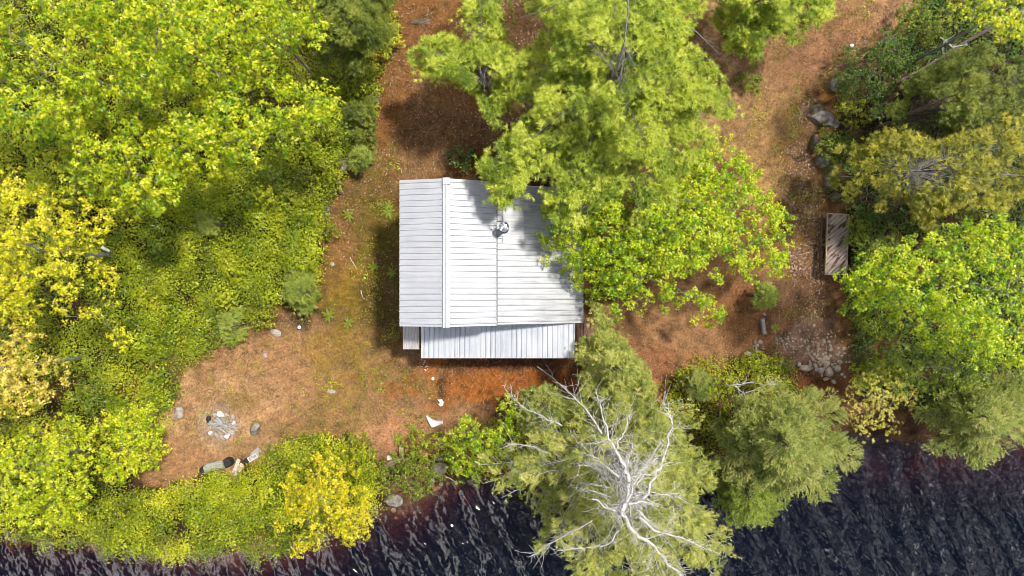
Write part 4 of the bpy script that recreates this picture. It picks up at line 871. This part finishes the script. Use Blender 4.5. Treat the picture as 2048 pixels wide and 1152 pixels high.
B('understory_tree', 'duller green tree below the bright maple on the right edge', 'tree', (1900,740), [(1720,745),(1760,700),(1830,690),(1900,690),(2000,690),(2080,700),(2100,790),(2000,790),(1930,780),(1880,800),(1800,790),(1745,790)], 1.8, 3.8, 'dull', seed=24, spacing=20, leaf=.11, cr=.32, layers=(0,.7), per=34)
B('yellow_alder_sapling', 'pale yellow sapling at the water edge between two conifers', 'sapling', (1765,800), [(1692,790),(1700,755),(1740,735),(1790,745),(1830,770),(1850,805),(1810,820),(1800,850),(1790,880),(1760,870),(1740,888),(1715,870),(1695,830)], 1.2, 3.0, 'alder', seed=25, spacing=15, leaf=.085, cr=.24, layers=(0,.6), per=24, gap=.46)
B('corner_tree', 'yellow green tree in the top right corner', 'tree', (2010,20), [(1880,-60),(1900,20),(1940,45),(1985,40),(2010,85),(2060,95),(2110,50),(2110,-80)], 4.5, 7.8, 'lime', seed=26, spacing=25, leaf=.12, gap=.48)
B('shore_sapling', 'lime green sapling by the cove left of the bare shore pine', 'sapling', (950,880), [(882,930),(905,900),(880,880),(905,860),(910,830),(935,825),(955,850),(985,850),(1000,800),(1020,785),(1040,830),(1060,860),(1050,920),(1040,990),(1000,960),(960,950),(930,960),(905,955)], 1.2, 2.9, 'maple', seed=27, spacing=15, leaf=.10, cr=.26, layers=(0,.6), per=28)

# pines
Cn('white_pine_tree', 'tall white pine overhanging the cabin roof from the top', 'pine tree', (1250,80), [(1040,-90),(1045,10),(1078,75),(1042,110),(1030,200),(1062,215),(1030,265),(985,290),(955,330),(970,395),(1010,412),(1050,375),(1062,340),(1115,330),(1090,400),(1112,450),(1165,468),(1190,405),(1230,420),(1280,450),(1330,430),(1362,410),(1378,330),(1425,280),(1468,215),(1440,150),(1400,90),(1410,0),(1425,-90)], 4.6, 12.5, 'pine', nb=115, nt=30000, npt=19, nl=.155, nw=.016, l2=.26, rise=-.10, extra=[(962,392),(985,402),(1012,408),(1040,385),(982,332),(1030,300),(1112,445),(1150,462),(1172,440),(1100,402),(1332,428),(1280,445),(1466,218),(1440,160),(1045,118),(1036,200),(1075,215),(1140,400),(1200,405),(1010,365),(1065,330),(1380,330),(1420,285)], base=(1205,215), seed=31, tmin=.10, u0=.10, p=.75, trunk_r=.11, cs=.13, clump=24, bark='bark', wbark='barkpale', flat=.45)
Cn('white_pine_tree', 'white pine bough reaching left across the brown path', 'pine tree', (955,128), [(812,110),(845,80),(890,68),(935,95),(965,80),(930,30),(935,-70),(1010,-70),(1000,30),(1010,85),(1065,95),(1100,180),(1045,195),(1030,215),(1000,258),(975,225),(940,180),(900,152),(850,152)], 3.4, 7.0, 'pine', nb=54, nt=7000, npt=20, nl=.155, nw=.016, l2=.30, tmin=.3, extra=[(815,112),(850,88),(840,142),(1062,118),(1088,172),(1000,252),(975,225),(935,45),(960,-10),(880,120),(1045,185)], base=(985,215), seed=32, trunk_r=.13, bark='bark', wbark='barkpale')
Cn('hemlock_tree', 'dark to lime conifer at the top edge beside the right track', 'pine tree', (1530,-10), [(1395,-80),(1405,20),(1450,70),(1440,110),(1480,160),(1512,140),(1520,95),(1560,60),(1592,100),(1612,60),(1660,45),(1668,0),(1650,-80)], 3.0, 7.6, 'pine', nb=80, nt=6500, npt=20, nl=.15, nw=.017, base=(1470,40), seed=33, l2=.34)
Cn('white_pine_tree', 'dense dark pine among the upper left oaks beside the brown path', 'pine tree', (700,40), [(615,-60),(620,60),(640,120),(690,150),(730,145),(760,130),(790,80),(797,40),(785,-60)], 2.4, 5.8, 'pinedark', nb=66, nt=4800, base=(715,60), npt=20, nl=.16, nw=.017, seed=34, l2=.38)
Cn('shore_pine_tree', 'pale green pine beside the porch behind the bare shore tree', 'pine tree', (1245,745), [(1180,600),(1200,612),(1228,650),(1255,690),(1300,740),(1325,800),(1290,840),(1230,850),(1180,840),(1130,820),(1165,775),(1150,730),(1145,690),(1190,665)], 2.4, 6.2, 'larch', nb=70, nt=6500, npt=20, nl=.12, nw=.011, base=(1205,705), seed=35, l2=.34)
giant = Cn('shore_pine_tree', 'big half bare shore pine with bleached white branches over the water', 'pine tree', (1262,985), [(1150,810),(1180,770),(1225,735),(1290,725),(1345,745),(1392,800),(1405,870),(1440,950),(1405,1000),(1455,1060),(1470,1160),(1350,1230),(1190,1220),(1085,1165),(1060,1110),(1095,1050),(1060,1010),(1040,965),(980,1000),(920,985),(935,930),(1010,895),(1060,870),(1100,840)], 3.2, 9.4, 'larch', nb=130, nt=12500, npt=22, nl=.12, nw=.013, fl=.16, clump=10, cs=.10, flat=.3, l2=.24, rise=-.10, base=(1190,845), seed=36, bark='barkpale', p=.85, trunk_r=.12, barec=(1262,985), barer=62, wbark='barkpale')
Cn('shore_pine_tree', 'dark green young pine left under the bare shore pine', 'pine tree', (1090,820), [(1035,780),(1075,762),(1110,775),(1150,800),(1170,840),(1140,880),(1090,900),(1050,870),(1030,830)], 1.8, 4.4, 'spruce', nb=40, nt=2600, npt=18, seed=37, l2=.36)
Cn('spruce_tree', 'feathery green spruce right of the bare shore pine over the lake', 'spruce tree', (1575,890), [(1425,850),(1445,800),(1490,775),(1550,765),(1600,775),(1650,780),(1685,800),(1690,840),(1672,858),(1715,890),(1728,975),(1690,968),(1670,985),(1650,1010),(1600,985),(1560,1010),(1520,985),(1470,980),(1410,950),(1425,900),(1400,870)], 1.6, 6.6, 'spruce', nb=95, nt=13000, npt=24, nl=.075, nw=.012, fl=.22, ka=.78, kr=.8, tmin=.08, u0=.06, clump=8, cs=.085, flat=.5, l2=.27, rise=.06, base=(1520,850), seed=38, p=.9)
Cn('hemlock_tree', 'small bright green hemlock at the waterside foot of the spruce', 'conifer', (1500,1000), [(1425,985),(1450,950),(1500,940),(1560,960),(1590,990),(1580,1030),(1545,1045),(1500,1062),(1460,1045),(1430,1020)], .8, 3.4, 'hemlock', nb=44, nt=3600, npt=24, nl=.075, nw=.012, fl=.2, ka=.8, kr=.75, clump=6, cs=.08, flat=.5, l2=.3, base=(1495,960), seed=47, trunk_r=.06)
Cn('spruce_tree', 'green spruce at the right edge over the lake', 'spruce tree', (1975,835), [(1832,870),(1830,820),(1870,790),(1900,770),(1960,755),(2060,745),(2130,850),(2070,930),(2030,890),(2000,905),(1965,945),(1940,920),(1915,905),(1870,915)], 1.4, 5.2, 'spruce', nb=90, nt=9500, npt=24, nl=.075, nw=.012, fl=.22, ka=.78, kr=.8, tmin=.08, u0=.06, clump=8, cs=.085, base=(1900,815), flat=.6, l2=.26, seed=39, rise=.06, bare=.08, wbark='bark')
Cn('pine_tree', 'olive pine above the bright maple with a bare grey heart', 'pine tree', (1850,340), [(1645,330),(1690,280),(1750,270),(1790,240),(1830,245),(1870,290),(1910,270),(1960,260),(2000,230),(2060,200),(2130,300),(2100,410),(2010,440),(1950,430),(1900,445),(1850,465),(1800,435),(1740,430),(1680,405)], 2.6, 6.8, 'pineolive', nb=100, nt=6400, npt=20, nl=.14, nw=.017, l2=.28, seed=40, base=(1775,352), trunk_r=.07, barec=(1845,345), barer=82, wbark='barkpale', bark='bark', rise=.02)
Cn('pine_tree', 'dark olive pine in shade at the right edge below the fallen trunk', 'pine tree', (1920,185), [(1700,225),(1760,185),(1810,160),(1850,140),(1900,105),(1960,90),(2060,95),(2120,180),(2080,260),(2000,270),(1900,262),(1820,262),(1740,262)], 2.2, 5.6, 'pinedark', nb=84, nt=5200, npt=20, nl=.14, nw=.017, l2=.3, seed=41, wbark='bark')
# young bluish pines and small conifers in the cover
for k, (x, y, rx, ry, zl, zh, mt, lab) in enumerate([(600,585,48,38,.5,2.3,'pineblue','round bluish young pine left of the cabin clearing'),(463,652,40,30,.4,1.7,'pineblue','bluish young pine in the cover left of the round one'),(716,242,42,48,.4,2.2,'pinedark','young dark pine beside the brown path above the boulder'),
        (722,318,26,26,.3,1.5,'pineblue','small bluish pine right of the path boulder'),(420,445,38,22,.4,1.8,'pineblue','soft young pine under the edge of the oaks'),(1532,592,26,30,.5,2.0,'pineblue','young pine below the maple near the pale stones'),
        (1395,770,45,28,.5,2.2,'spruce','low young pine in the shore bushes right of the bare pine')]):
    Cn('young_pine', lab, 'sapling', (x, y), blob(x, y, rx*1.08, ry*1.08, 15, 60+k, .30), zl, zh, mt, nb=34, nt=int(1100*rx*ry/1500), npt=18, nl=.12, nw=.011, l2=.4, seed=60+k, tmin=.25, tw=False, trunk_r=.03, thick=.008, rise=-.25, up=.6)
# bleached dead limbs standing out of the shore pine: parts of that tree
def C3(lst, z0, z1): return [(1024+x/3, 768+y/3, z0+(z1-z0)*i/(len(lst)-1)) for i, (x, y) in enumerate(lst)]
limbs = [(C3([(665,760),(700,640),(695,540),(680,490),(620,400),(578,335)],9.4,10.2),.085,.045),(C3([(578,335),(555,230),(530,120),(500,30)],10.2,9.6),.035,.010),(C3([(620,400),(660,320),(692,250),(722,150)],10.1,9.8),.028,.009),(C3([(690,700),(752,570),(800,500),(832,450)],9.6,9.4),.035,.010),
  (C3([(780,690),(860,560),(900,470),(940,350),(965,260),(938,150),(900,110)],9.2,8.2),.05,.012),(C3([(700,720),(770,703),(845,722)],9.4,9.3),.045,.025),(C3([(665,800),(600,755),(480,690)],9.2,9.0),.05,.02),(C3([(660,740),(700,850),(760,920),(850,970),(900,1030),(960,1100),(1015,1160)],9.4,8.2),.075,.025),
  (C3([(760,800),(850,880),(960,910),(1080,950),(1250,1020)],9.0,7.0),.05,.010),(C3([(640,560),(560,490),(480,480),(400,490)],9.0,8.4),.04,.015),(C3([(600,620),(520,450),(420,410)],8.8,8.2),.03,.01),(C3([(480,820),(300,920),(100,1040)],8.0,6.4),.03,.010),(C3([(640,880),(580,960),(480,980),(300,1000)],8.6,7.6),.035,.010),
  (C3([(470,190),(400,110),(290,0)],6.4,5.6),.035,.015),(C3([(540,300),(470,190)],6.8,6.4),.03,.035),(C3([(300,250),(210,215),(150,180),(60,130),(0,60)],5.4,4.6),.03,.010),(C3([(210,415),(130,375),(0,360),(-40,372)],5.6,4.8),.035,.012),(C3([(140,520),(90,535),(30,548)],5.6,5.2),.03,.03),
  (C3([(575,335),(480,360),(390,355)],10.2,9.7),.02,.007),(C3([(640,430),(690,500),(715,400),(720,300)],9.9,9.9),.018,.007),(C3([(700,560),(830,545),(940,470)],9.6,9.0),.02,.007),(C3([(790,930),(900,900),(975,800),(960,730)],8.6,8.2),.018,.006),(C3([(860,980),(830,1060),(800,1152)],8.4,7.6),.025,.01)]
rng = random.Random(99)
for _ in range(22):                                              # short dead limbs round the bare heart
    a0 = rng.uniform(0, 6.28); r0_ = rng.uniform(5, 45); r1_ = r0_+rng.uniform(35, 95); xx0, yy0 = 1262+r0_*math.cos(a0), 985+r0_*math.sin(a0); a1 = a0+rng.uniform(-.3, .3)
    limbs.append(([(xx0, yy0, 9.3-r0_*.008), (1262+(r0_+r1_)/2*math.cos(a1), 985+(r0_+r1_)/2*math.sin(a1), 9.2-r1_*.008), (1262+r1_*math.cos(a1), 985+r1_*math.sin(a1), 9.1-r1_*.016)], .026, .007))
for pts, r0, r1 in limbs:
    w = Wood(); P = [at(x_, y_, z_-.6) for x_, y_, z_ in pts]
    for k, (a_, b_) in enumerate(zip(P[:-1], P[1:])):
        n_ = len(P)-1; w.curve(a_, b_, r0+(r1-r0)*k/n_, r0+(r1-r0)*(k+1)/n_, n=3, wig=.03, rng=rng)
        for _ in range(int(6+11*np.linalg.norm(b_-a_))):
            t = rng.random(); q0 = a_+(b_-a_)*t; dd = (b_-a_)*.2+np.array([rng.gauss(0, 1), rng.gauss(0, 1), rng.gauss(.1, .4)])*rng.uniform(.08, .36); w.curve(q0, q0+dd, .009, .003, n=3, wig=.02, rng=rng)
    w.a = [q*.72 for q in w.a]; w.b = [q*.72 for q in w.b]
    w.build('dead_limb', M['barkpale'], giant, 6)
big = bpy.data.objects['white_pine_tree']
for pts, r0, r1 in [([(1256,0,12),(1254,40,12.6),(1248,90,12.8),(1243,150,12.6),(1241,186,12.3)],.03,.010),([(1250,98,12.8),(1238,108,12.6),(1228,120,12.4)],.014,.006),([(1250,100,12.8),(1262,115,12.6),(1270,135,12.3)],.014,.006),([(1376,158,8),(1420,180,7.7),(1455,205,7.3),(1488,236,6.9)],.03,.008),([(1396,172,7.9),(1402,215,7.6),(1400,255,7.4)],.015,.006),([(1380,55,9),(1410,80,8.6),(1440,110,8.2)],.022,.008),([(1040,35,8),(1095,20,9),(1110,10,9.3)],.015,.025),([(1170,180,9),(1205,145,9.8)],.01,.02),([(1060,195,7.4),(1105,165,8.2)],.01,.018),([(1295,232,9),(1330,280,8.2)],.015,.006)]:
    w = Wood(); P = [at(q[0], q[1], q[2]-(2.2 if not 1220 < pts[0][0] < 1275 else .5)) for q in pts]
    for k, (a_, b_) in enumerate(zip(P[:-1], P[1:])):
        n_ = len(P)-1; w.curve(a_, b_, r0+(r1-r0)*k/n_, r0+(r1-r0)*(k+1)/n_, n=3, wig=.012, rng=rng)
        for _ in range(7):
            t = rng.random(); q0 = a_+(b_-a_)*t; dd = (b_-a_)*.3+np.array([rng.gauss(0, 1), rng.gauss(0, 1), rng.gauss(.1, .4)])*rng.uniform(.06, .2); w.curve(q0, q0+dd, .007, .003, n=2, wig=.015, rng=rng)
    w.a = [q*.7 for q in w.a]; w.b = [q*.7 for q in w.b]
    w.build('dead_limb', M['bark'], big, 5)

# ------------------------------------------------------------------ shrubs
SHR = [(820,955,58,48,1.2,'dull','dark green rounded bush over the pale shore boulder',.075),(850,895,52,32,.8,'shrub','low green bush right of the two timbers',.07),(918,312,24,28,.8,'dark','dark leafy shrub behind the cabin roof corner',.11),
  (1730,150,66,60,1.3,'dark','dark shrub thicket beside the upper right track',.07),(1790,100,44,40,1.2,'dark','dark green shrub above the thicket on the right',.07),(1850,40,60,46,1.4,'dull','green shrub at the top end of the right bank',.08),(1710,225,40,28,.8,'shrub','yellow green shrub beside the granite outcrop',.07),(1668,290,36,34,.9,'dull','dull shrub over the boulders below the outcrop',.07),
  (1750,620,62,50,1.0,'dull','shaded green shrub under the right maple',.08),(1740,470,50,46,.9,'dull','shaded shrub right of the wooden platform',.08),(1735,560,40,40,.8,'dull','dark low shrub below the wooden platform',.08),(1760,750,56,34,1.2,'shrub','green shrub above the pale yellow sapling',.08),(1400,745,50,30,.7,'shore','olive yellow bush at the shore below the maple',.06),(1520,745,52,34,.9,'shore','yellow green bush around the dead shore branches',.07),(1440,775,40,30,1.0,'shrub','green bush between the bare pine and the spruce',.07),
  (1550,725,24,20,.5,'shore','small yellow bush beside the gravel patch',.06),(620,905,70,40,.8,'shore','bright green bush behind the yellow birch',.07),(700,900,54,34,.8,'shrub','green bush right of the birch by the clearing',.07),(470,1000,80,46,.7,'shore','low bright bush on the shore below the log bench',.06),(330,1010,70,36,.7,'shore','low lime bush on the lower left shore',.06),
  (240,1030,50,34,.8,'shore','pale lime bush on the bank left of the shore cover',.07),(340,1092,80,32,.8,'tan','tan shrub overhanging the water at lower left',.06),(480,1082,70,28,.8,'tan','tan brown shrub leaning over the water beside the birch',.06),(530,1080,42,32,.8,'tan','tan shrub directly left of the birch foot',.06),
  (515,940,20,13,.5,'orange','small orange leaved shrub below the cinder block',.07),(750,960,24,40,.6,'shore','olive strip of bush right of the yellow birch',.06),(650,470,30,40,.7,'shrub','leafy shrub at the path edge left of the cabin',.07),(610,510,42,38,.7,'shrub','shrub above the round bluish pine',.07),(520,640,30,24,.6,'shore','bright low shrub left below the round bluish pine',.06),
  (700,160,60,40,1.2,'shrub','lime green shrub at the bend of the brown path',.08),(770,60,30,50,1.2,'lime','lime shrub at the top of the brown path',.08),(660,330,40,36,.8,'shrub','green shrub left of the path boulder',.07),(600,400,50,40,.9,'shrub','green shrub in the cover below the oaks',.07),(540,360,50,40,1.0,'dull','dull green shrub shaded by the oaks',.08),(640,250,50,40,1.0,'shrub','green shrub between the oaks and the young dark pine',.07),
  (300,560,30,30,.6,'shrub','single green shrub right of the yellow oak',.07),(200,790,46,36,.8,'dull','dark green shrub between golden oak and sapling',.08),(1880,830,40,30,.9,'dull','dark shrub behind the right shore spruce',.08),(1500,160,30,24,.8,'dull','dark shrub under the top conifer by the track',.08),(1800,290,46,24,1.0,'dull','shaded shrub between the two right hand pines',.08)]
for k, (x, y, rx, ry, h_, mt, lab, lf) in enumerate(SHR):
    zg = float(gat(x, y)[2]); zg = max(zg, WZ+.2)
    B('shrub', lab, 'shrub', (x, y), blob(x, y, rx, ry, 18, 200+k, .25), zg+.25, zg+h_, mt, leaf=lf*1.15, spacing=9, per=20, cr=.16, layers=(0,), seed=200+k, shape='oval', lump=.22, limb=.005, drop=.05, rosette=5, gap=.38, bark='barkdark')

# ferns: copies of three grown fronds
def fern_mesh(seed):
    r = RS(seed); V, T, tn = [], [], []
    for f in range(8):
        a = f*.785+r.normal(0, .15); Ln = r.uniform(.36, .52); d = np.array([math.cos(a), math.sin(a), 0]); s_ = np.array([-d[1], d[0], 0]); t0 = r.rand()
        for i in range(13):
            t = (i+1)/13; c = d*Ln*t+np.array([0, 0, .30*math.sin(t*2.2)]); wl = Ln*.30*math.sin(min(1, t*1.5+.15)*math.pi*.5)*(1-t)**.6+.015
            for q in (-1, 1):
                k = len(V); V += [c-d*.016, c+d*.016, c+s_*q*wl+d*.05-np.array([0, 0, .02])]; T.append((k, k+1, k+2)); tn += [min(1, t0*.6+r.rand()*.4)]*3
    return tri_mesh('fern', np.array(V), np.array(T), np.array(tn))
fm = [fern_mesh(k) for k in (1, 2, 3)]
for q in fm: q.materials.append(M['fern'])
FE = [(350,395),(372,410),(335,420),(480,430),(360,478),(385,530),(400,590),(425,600),(440,615),(445,590),(345,500),(300,545),(260,560),(270,590),(505,405),(540,395),(470,410),(315,705),(320,760),(200,740),(185,720),(600,440),(560,420),(575,470),(240,800),(255,815),(440,390),(415,400),(520,500),(330,590),(395,620),(310,650),(290,470),(310,520),(350,545),(420,525),(450,560),(500,560),(520,590),(370,660),(345,640),(290,640),(285,700),(340,700),(400,690),(420,640),(470,600),(590,480),(620,440),(560,330),(610,350),(250,470),(270,520),(240,690),(210,760),(300,780),(310,810)]
for k, (x, y) in enumerate(FE):
    o = bpy.data.objects.new('fern', fm[k % 3]); COL.objects.link(o); o.location = gat(x, y, .12); o.rotation_euler.z = k*1.7; s_ = .55+.6*((k*37) % 10)/10; o.scale = (s_,)*3
    tag(o, 'bright green fern in the low cover under the left oaks', 'fern', 'ferns in the low cover under the left oaks')
for k, (x, y, s_, lab) in enumerate([(699,430,.6,'lone fern on the brown path left of the cabin'),(776,412,.5,'fern tuft close to the cabin wall near its top corner'),(778,425,.6,'broad fern clump below the tuft by the cabin wall'),(748,534,.55,'small dark fern on the moss left of the cabin'),(785,545,.5,'small fern against the cabin wall'),(660,630,.6,'green fern clump right of the round bluish pine'),(698,645,.55,'lime fern clump on the path below the moss'),(828,856,.5,'lime seedling above the low green bush near the timbers'),(796,875,.6,'yellow green tuft at the end of the upper timber'),(1548,655,.5,'lime tuft among the pale stones by the post')]):
    o = bpy.data.objects.new('fern', fm[k % 3]); COL.objects.link(o); o.location = gat(x, y, .03); o.rotation_euler.z = k*1.3; o.scale = (s_,)*3; tag(o, lab, 'fern')

# ------------------------------------------------------------------ what nobody could count
path = [(800,-40),(800,60),(775,150),(745,230),(742,300),(700,330),(690,400),(655,440),(650,520),(655,620),(560,625),(500,670),(400,720),(370,800),(345,850),(325,900),(240,985),(330,985),(420,935),(520,925),(550,880),(640,860),(740,885),(770,930),(800,880),(900,860),(1000,780),(1150,720),(1250,690),(1320,740),(1480,700),(1520,650),(1580,640),(1600,760),(1690,760),(1680,650),(1650,560),(1650,400),(1610,300),(1620,200),(1700,120),(1840,-40)]
stems_cover('ground_cover', 'low huckleberry cover under and beside the left oaks', 'ground cover', [(-60,-60),(800,-60),(800,60),(770,150),(745,240),(735,300),(690,330),(680,390),(650,430),(640,560),(540,620),(450,690),(370,740),(340,830),(335,880),(250,975),(190,1000),(-60,1010)], 'cover', .075, 9, 27, .45, 301, thr=.36, hole=40, cr=.165)
stems_cover('ground_cover', 'bright low shrub cover along the lower left shore', 'ground cover', [(-60,1000),(190,985),(330,975),(410,940),(520,925),(555,885),(640,868),(735,885),(765,940),(768,1005),(700,1058),(560,1096),(300,1102),(200,1080),(-60,1058)], 'shore', .075, 9, 30, .8, 302, thr=.28, hole=34, cr=.17)
stems_cover('ground_cover', 'dull low cover in the woods right of the track', 'ground cover', [(1660,170),(1800,70),(1860,-40),(2120,-40),(2120,860),(1760,800),(1700,740),(1700,430),(1660,390),(1630,290),(1690,250)], 'dark', .075, 7.5, 12, .3, 303, thr=.36, hole=44, cr=.14)
stems_cover('ground_cover', 'sparse green cover on the shore under the conifers', 'ground cover', [(870,870),(1000,830),(1150,820),(1330,770),(1400,725),(1500,705),(1580,720),(1600,790),(1560,880),(1400,930),(1250,955),(1000,940),(880,945)], 'shrub', .07, 8, 12, .3, 304, thr=.34, hole=44, cr=.14)
stems_cover('ground_cover', 'leafier bushy clumps standing out of the left huckleberry cover', 'ground cover', [(230,420),(560,290),(730,180),(740,300),(690,330),(670,390),(645,430),(635,560),(540,620),(450,690),(360,740),(330,840),(230,760),(260,600)], 'shrub', .10, 9, 26, .75, 311, thr=.54, hole=24, cr=.19)
stems_cover('ground_cover', 'leafier bushy clumps along the lower left shore cover', 'ground cover', [(200,1000),(330,985),(410,950),(520,935),(555,895),(640,875),(735,895),(760,945),(740,1010),(560,1090),(300,1095),(210,1075)], 'shrub', .09, 9, 24, .95, 312, thr=.54, hole=24, cr=.18)
stems_cover('weed_patch', 'tiny weeds dotted over the clearing and paths', 'weeds', [(660,440),(740,300),(800,330),(800,720),(880,760),(870,850),(760,880),(640,860),(450,930),(360,850),(380,740),(560,650),(650,600)], 'cover', .05, 9, 6, .05, 305, thr=.60, hole=30, cr=.09)
stems_cover('weed_patch', 'tiny weeds along the edges of the right track', 'weeds', [(1480,100),(1600,20),(1760,-20),(1800,40),(1640,180),(1610,300),(1650,400),(1640,560),(1680,640),(1560,640),(1560,440),(1500,280)], 'cover', .05, 9, 7, .05, 306, thr=.56, hole=30, cr=.09)

def flakes(name, label, cat, poly, n, mat, size, seed, noise_thr=None, zlift=.012, stretch=1., hole=40.):
    r = RS(seed); xs = [p[0] for p in poly]; ys = [p[1] for p in poly]
    X = r.uniform(min(xs), max(xs), n); Y = r.uniform(min(ys), max(ys), n); k = inpoly(X, Y, poly); X, Y = X[k], Y[k]
    if noise_thr is not None: k = fbm(X/hole, Y/hole, seed, 3)+r.normal(0, .08, len(X)) > noise_thr; X, Y = X[k], Y[k]
    P = gat(X, Y, zlift); k = P[:, 2] > WZ+.03; P = P[k]; m_ = len(P); P[:, 2] += r.rand(m_)*.015
    V, T, tv = leaves(P, np.array([0, 0, 1.])+r.normal(0, .35, (m_, 3)), r.normal(0, 1, (m_, 3))*np.array([1, 1, .2]), size*r.uniform(.5, 1.4, m_), r.rand(m_), 'oval')
    o = link(name, tri_mesh(name, V, T, tv), M[mat]); tag(o, label, cat, None, 'stuff'); return o
M['litter'] = leaf_mat('dry_leaf', [(.06,.028,.014),(.14,.068,.034),(.22,.12,.065),(.30,.18,.105),(.36,.25,.17)], tr=.1)
M['litterpink'] = leaf_mat('pale_dry_leaf', [(.09,.045,.03),(.20,.115,.08),(.30,.20,.155),(.38,.29,.24)], tr=.1)
M['straw'] = leaf_mat('dry_grass', [(.09,.045,.015),(.18,.10,.036),(.31,.20,.09),(.42,.30,.16)], tr=.25)
M['green'] = leaf_mat('short_grass', [(.05,.06,.008),(.12,.13,.012),(.20,.19,.02)], tr=.3)
flakes('leaf_litter', 'pale brown fallen leaves on the path left of and above the cabin', 'leaf litter', [(780,-20),(1080,-20),(1090,370),(800,370),(800,640),(740,620),(660,480),(650,430),(720,340),(750,220),(790,100)], 12000, 'litter', .075, 401, .43)
flakes('leaf_litter', 'dry leaf bits on the front clearing', 'leaf litter', [(660,640),(800,640),(840,720),(1150,720),(1300,660),(1450,660),(1560,600),(1600,760),(1450,760),(1320,760),(1000,850),(860,880),(780,930),(640,870),(560,880),(420,940),(240,990),(340,850),(400,720),(560,640)], 17000, 'litter', .055, 402, .36)
flakes('leaf_litter', 'pinkish leaf drift along the outer edge of the right track', 'leaf litter', [(1850,-20),(1700,90),(1640,190),(1600,210),(1560,340),(1570,500),(1600,640),(1650,640),(1640,420),(1650,380),(1612,280),(1640,190),(1760,70),(1880,-20)], 20000, 'litterpink', .08, 403, .42)
flakes('leaf_litter', 'tan leaf bits spread over the right track', 'leaf litter', [(1380,100),(1600,20),(1640,-30),(1860,-30),(1640,190),(1610,300),(1650,400),(1650,640),(1690,760),(1580,760),(1540,560),(1560,400),(1480,280)], 16000, 'litter', .055, 404, .38)
def blades(name, label, cat, poly, n, mat, ln, seed, thr=.4, lay=.5, hole=45., w=.008):
    r = RS(seed); xs = [p[0] for p in poly]; ys = [p[1] for p in poly]
    X = r.uniform(min(xs), max(xs), n); Y = r.uniform(min(ys), max(ys), n); k = inpoly(X, Y, poly) & (fbm(X/hole, Y/hole, seed, 3)+r.normal(0, .06, n) > thr); X, Y = X[k], Y[k]
    P = gat(X, Y, 0.); P = P[P[:, 2] > WZ+.05]; m_ = len(P); d = norm(r.normal(0, 1, (m_, 3))*np.array([1, 1, .1])+np.array([0, 0, lay])); s_ = norm(np.cross(d, r.normal(0, 1, (m_, 3))))*(w*r.uniform(.5, 1.3, m_))[:, None]
    V = np.stack([P-s_, P+s_, P+d*(ln*r.uniform(.4, 1.3, m_))[:, None]], 1).reshape(-1, 3)
    o = link(name, tri_mesh(name, V, np.arange(len(V)).reshape(-1, 3), np.repeat(r.rand(m_), 3)), M[mat]); tag(o, label, cat, None, 'stuff'); return o
blades('dry_grass', 'short straw coloured grass over the front clearing', 'grass', [(650,600),(800,640),(840,740),(900,800),(860,880),(780,930),(640,870),(420,940),(240,990),(340,850),(400,720),(560,640)], 110000, 'straw', .10, 411, .34)
blades('dry_grass', 'dry beige grass on the right track', 'grass', [(1380,100),(1600,20),(1640,-30),(1840,-30),(1640,190),(1610,300),(1650,400),(1650,640),(1540,640),(1560,400),(1480,280)], 90000, 'straw', .10, 412, .34)
blades('short_grass', 'mossy green grass strip left of the cabin', 'grass', [(660,440),(740,330),(800,370),(800,720),(840,760),(760,850),(600,860),(640,640)], 50000, 'green', .08, 413, .46)
blades('dry_grass', 'reddish needle straw around the front of the cabin and maple', 'grass', [(800,640),(840,717),(1150,717),(1180,660),(1330,640),(1520,600),(1560,700),(1330,760),(1150,780),(1000,840),(900,850),(840,760)], 50000, 'straw', .09, 414, .45, .1)
blades('dry_grass', 'brown straw on the shady path above the cabin', 'grass', [(790,-20),(1080,-20),(1090,370),(800,370),(690,450),(750,220)], 45000, 'straw', .08, 415, .46, .15)
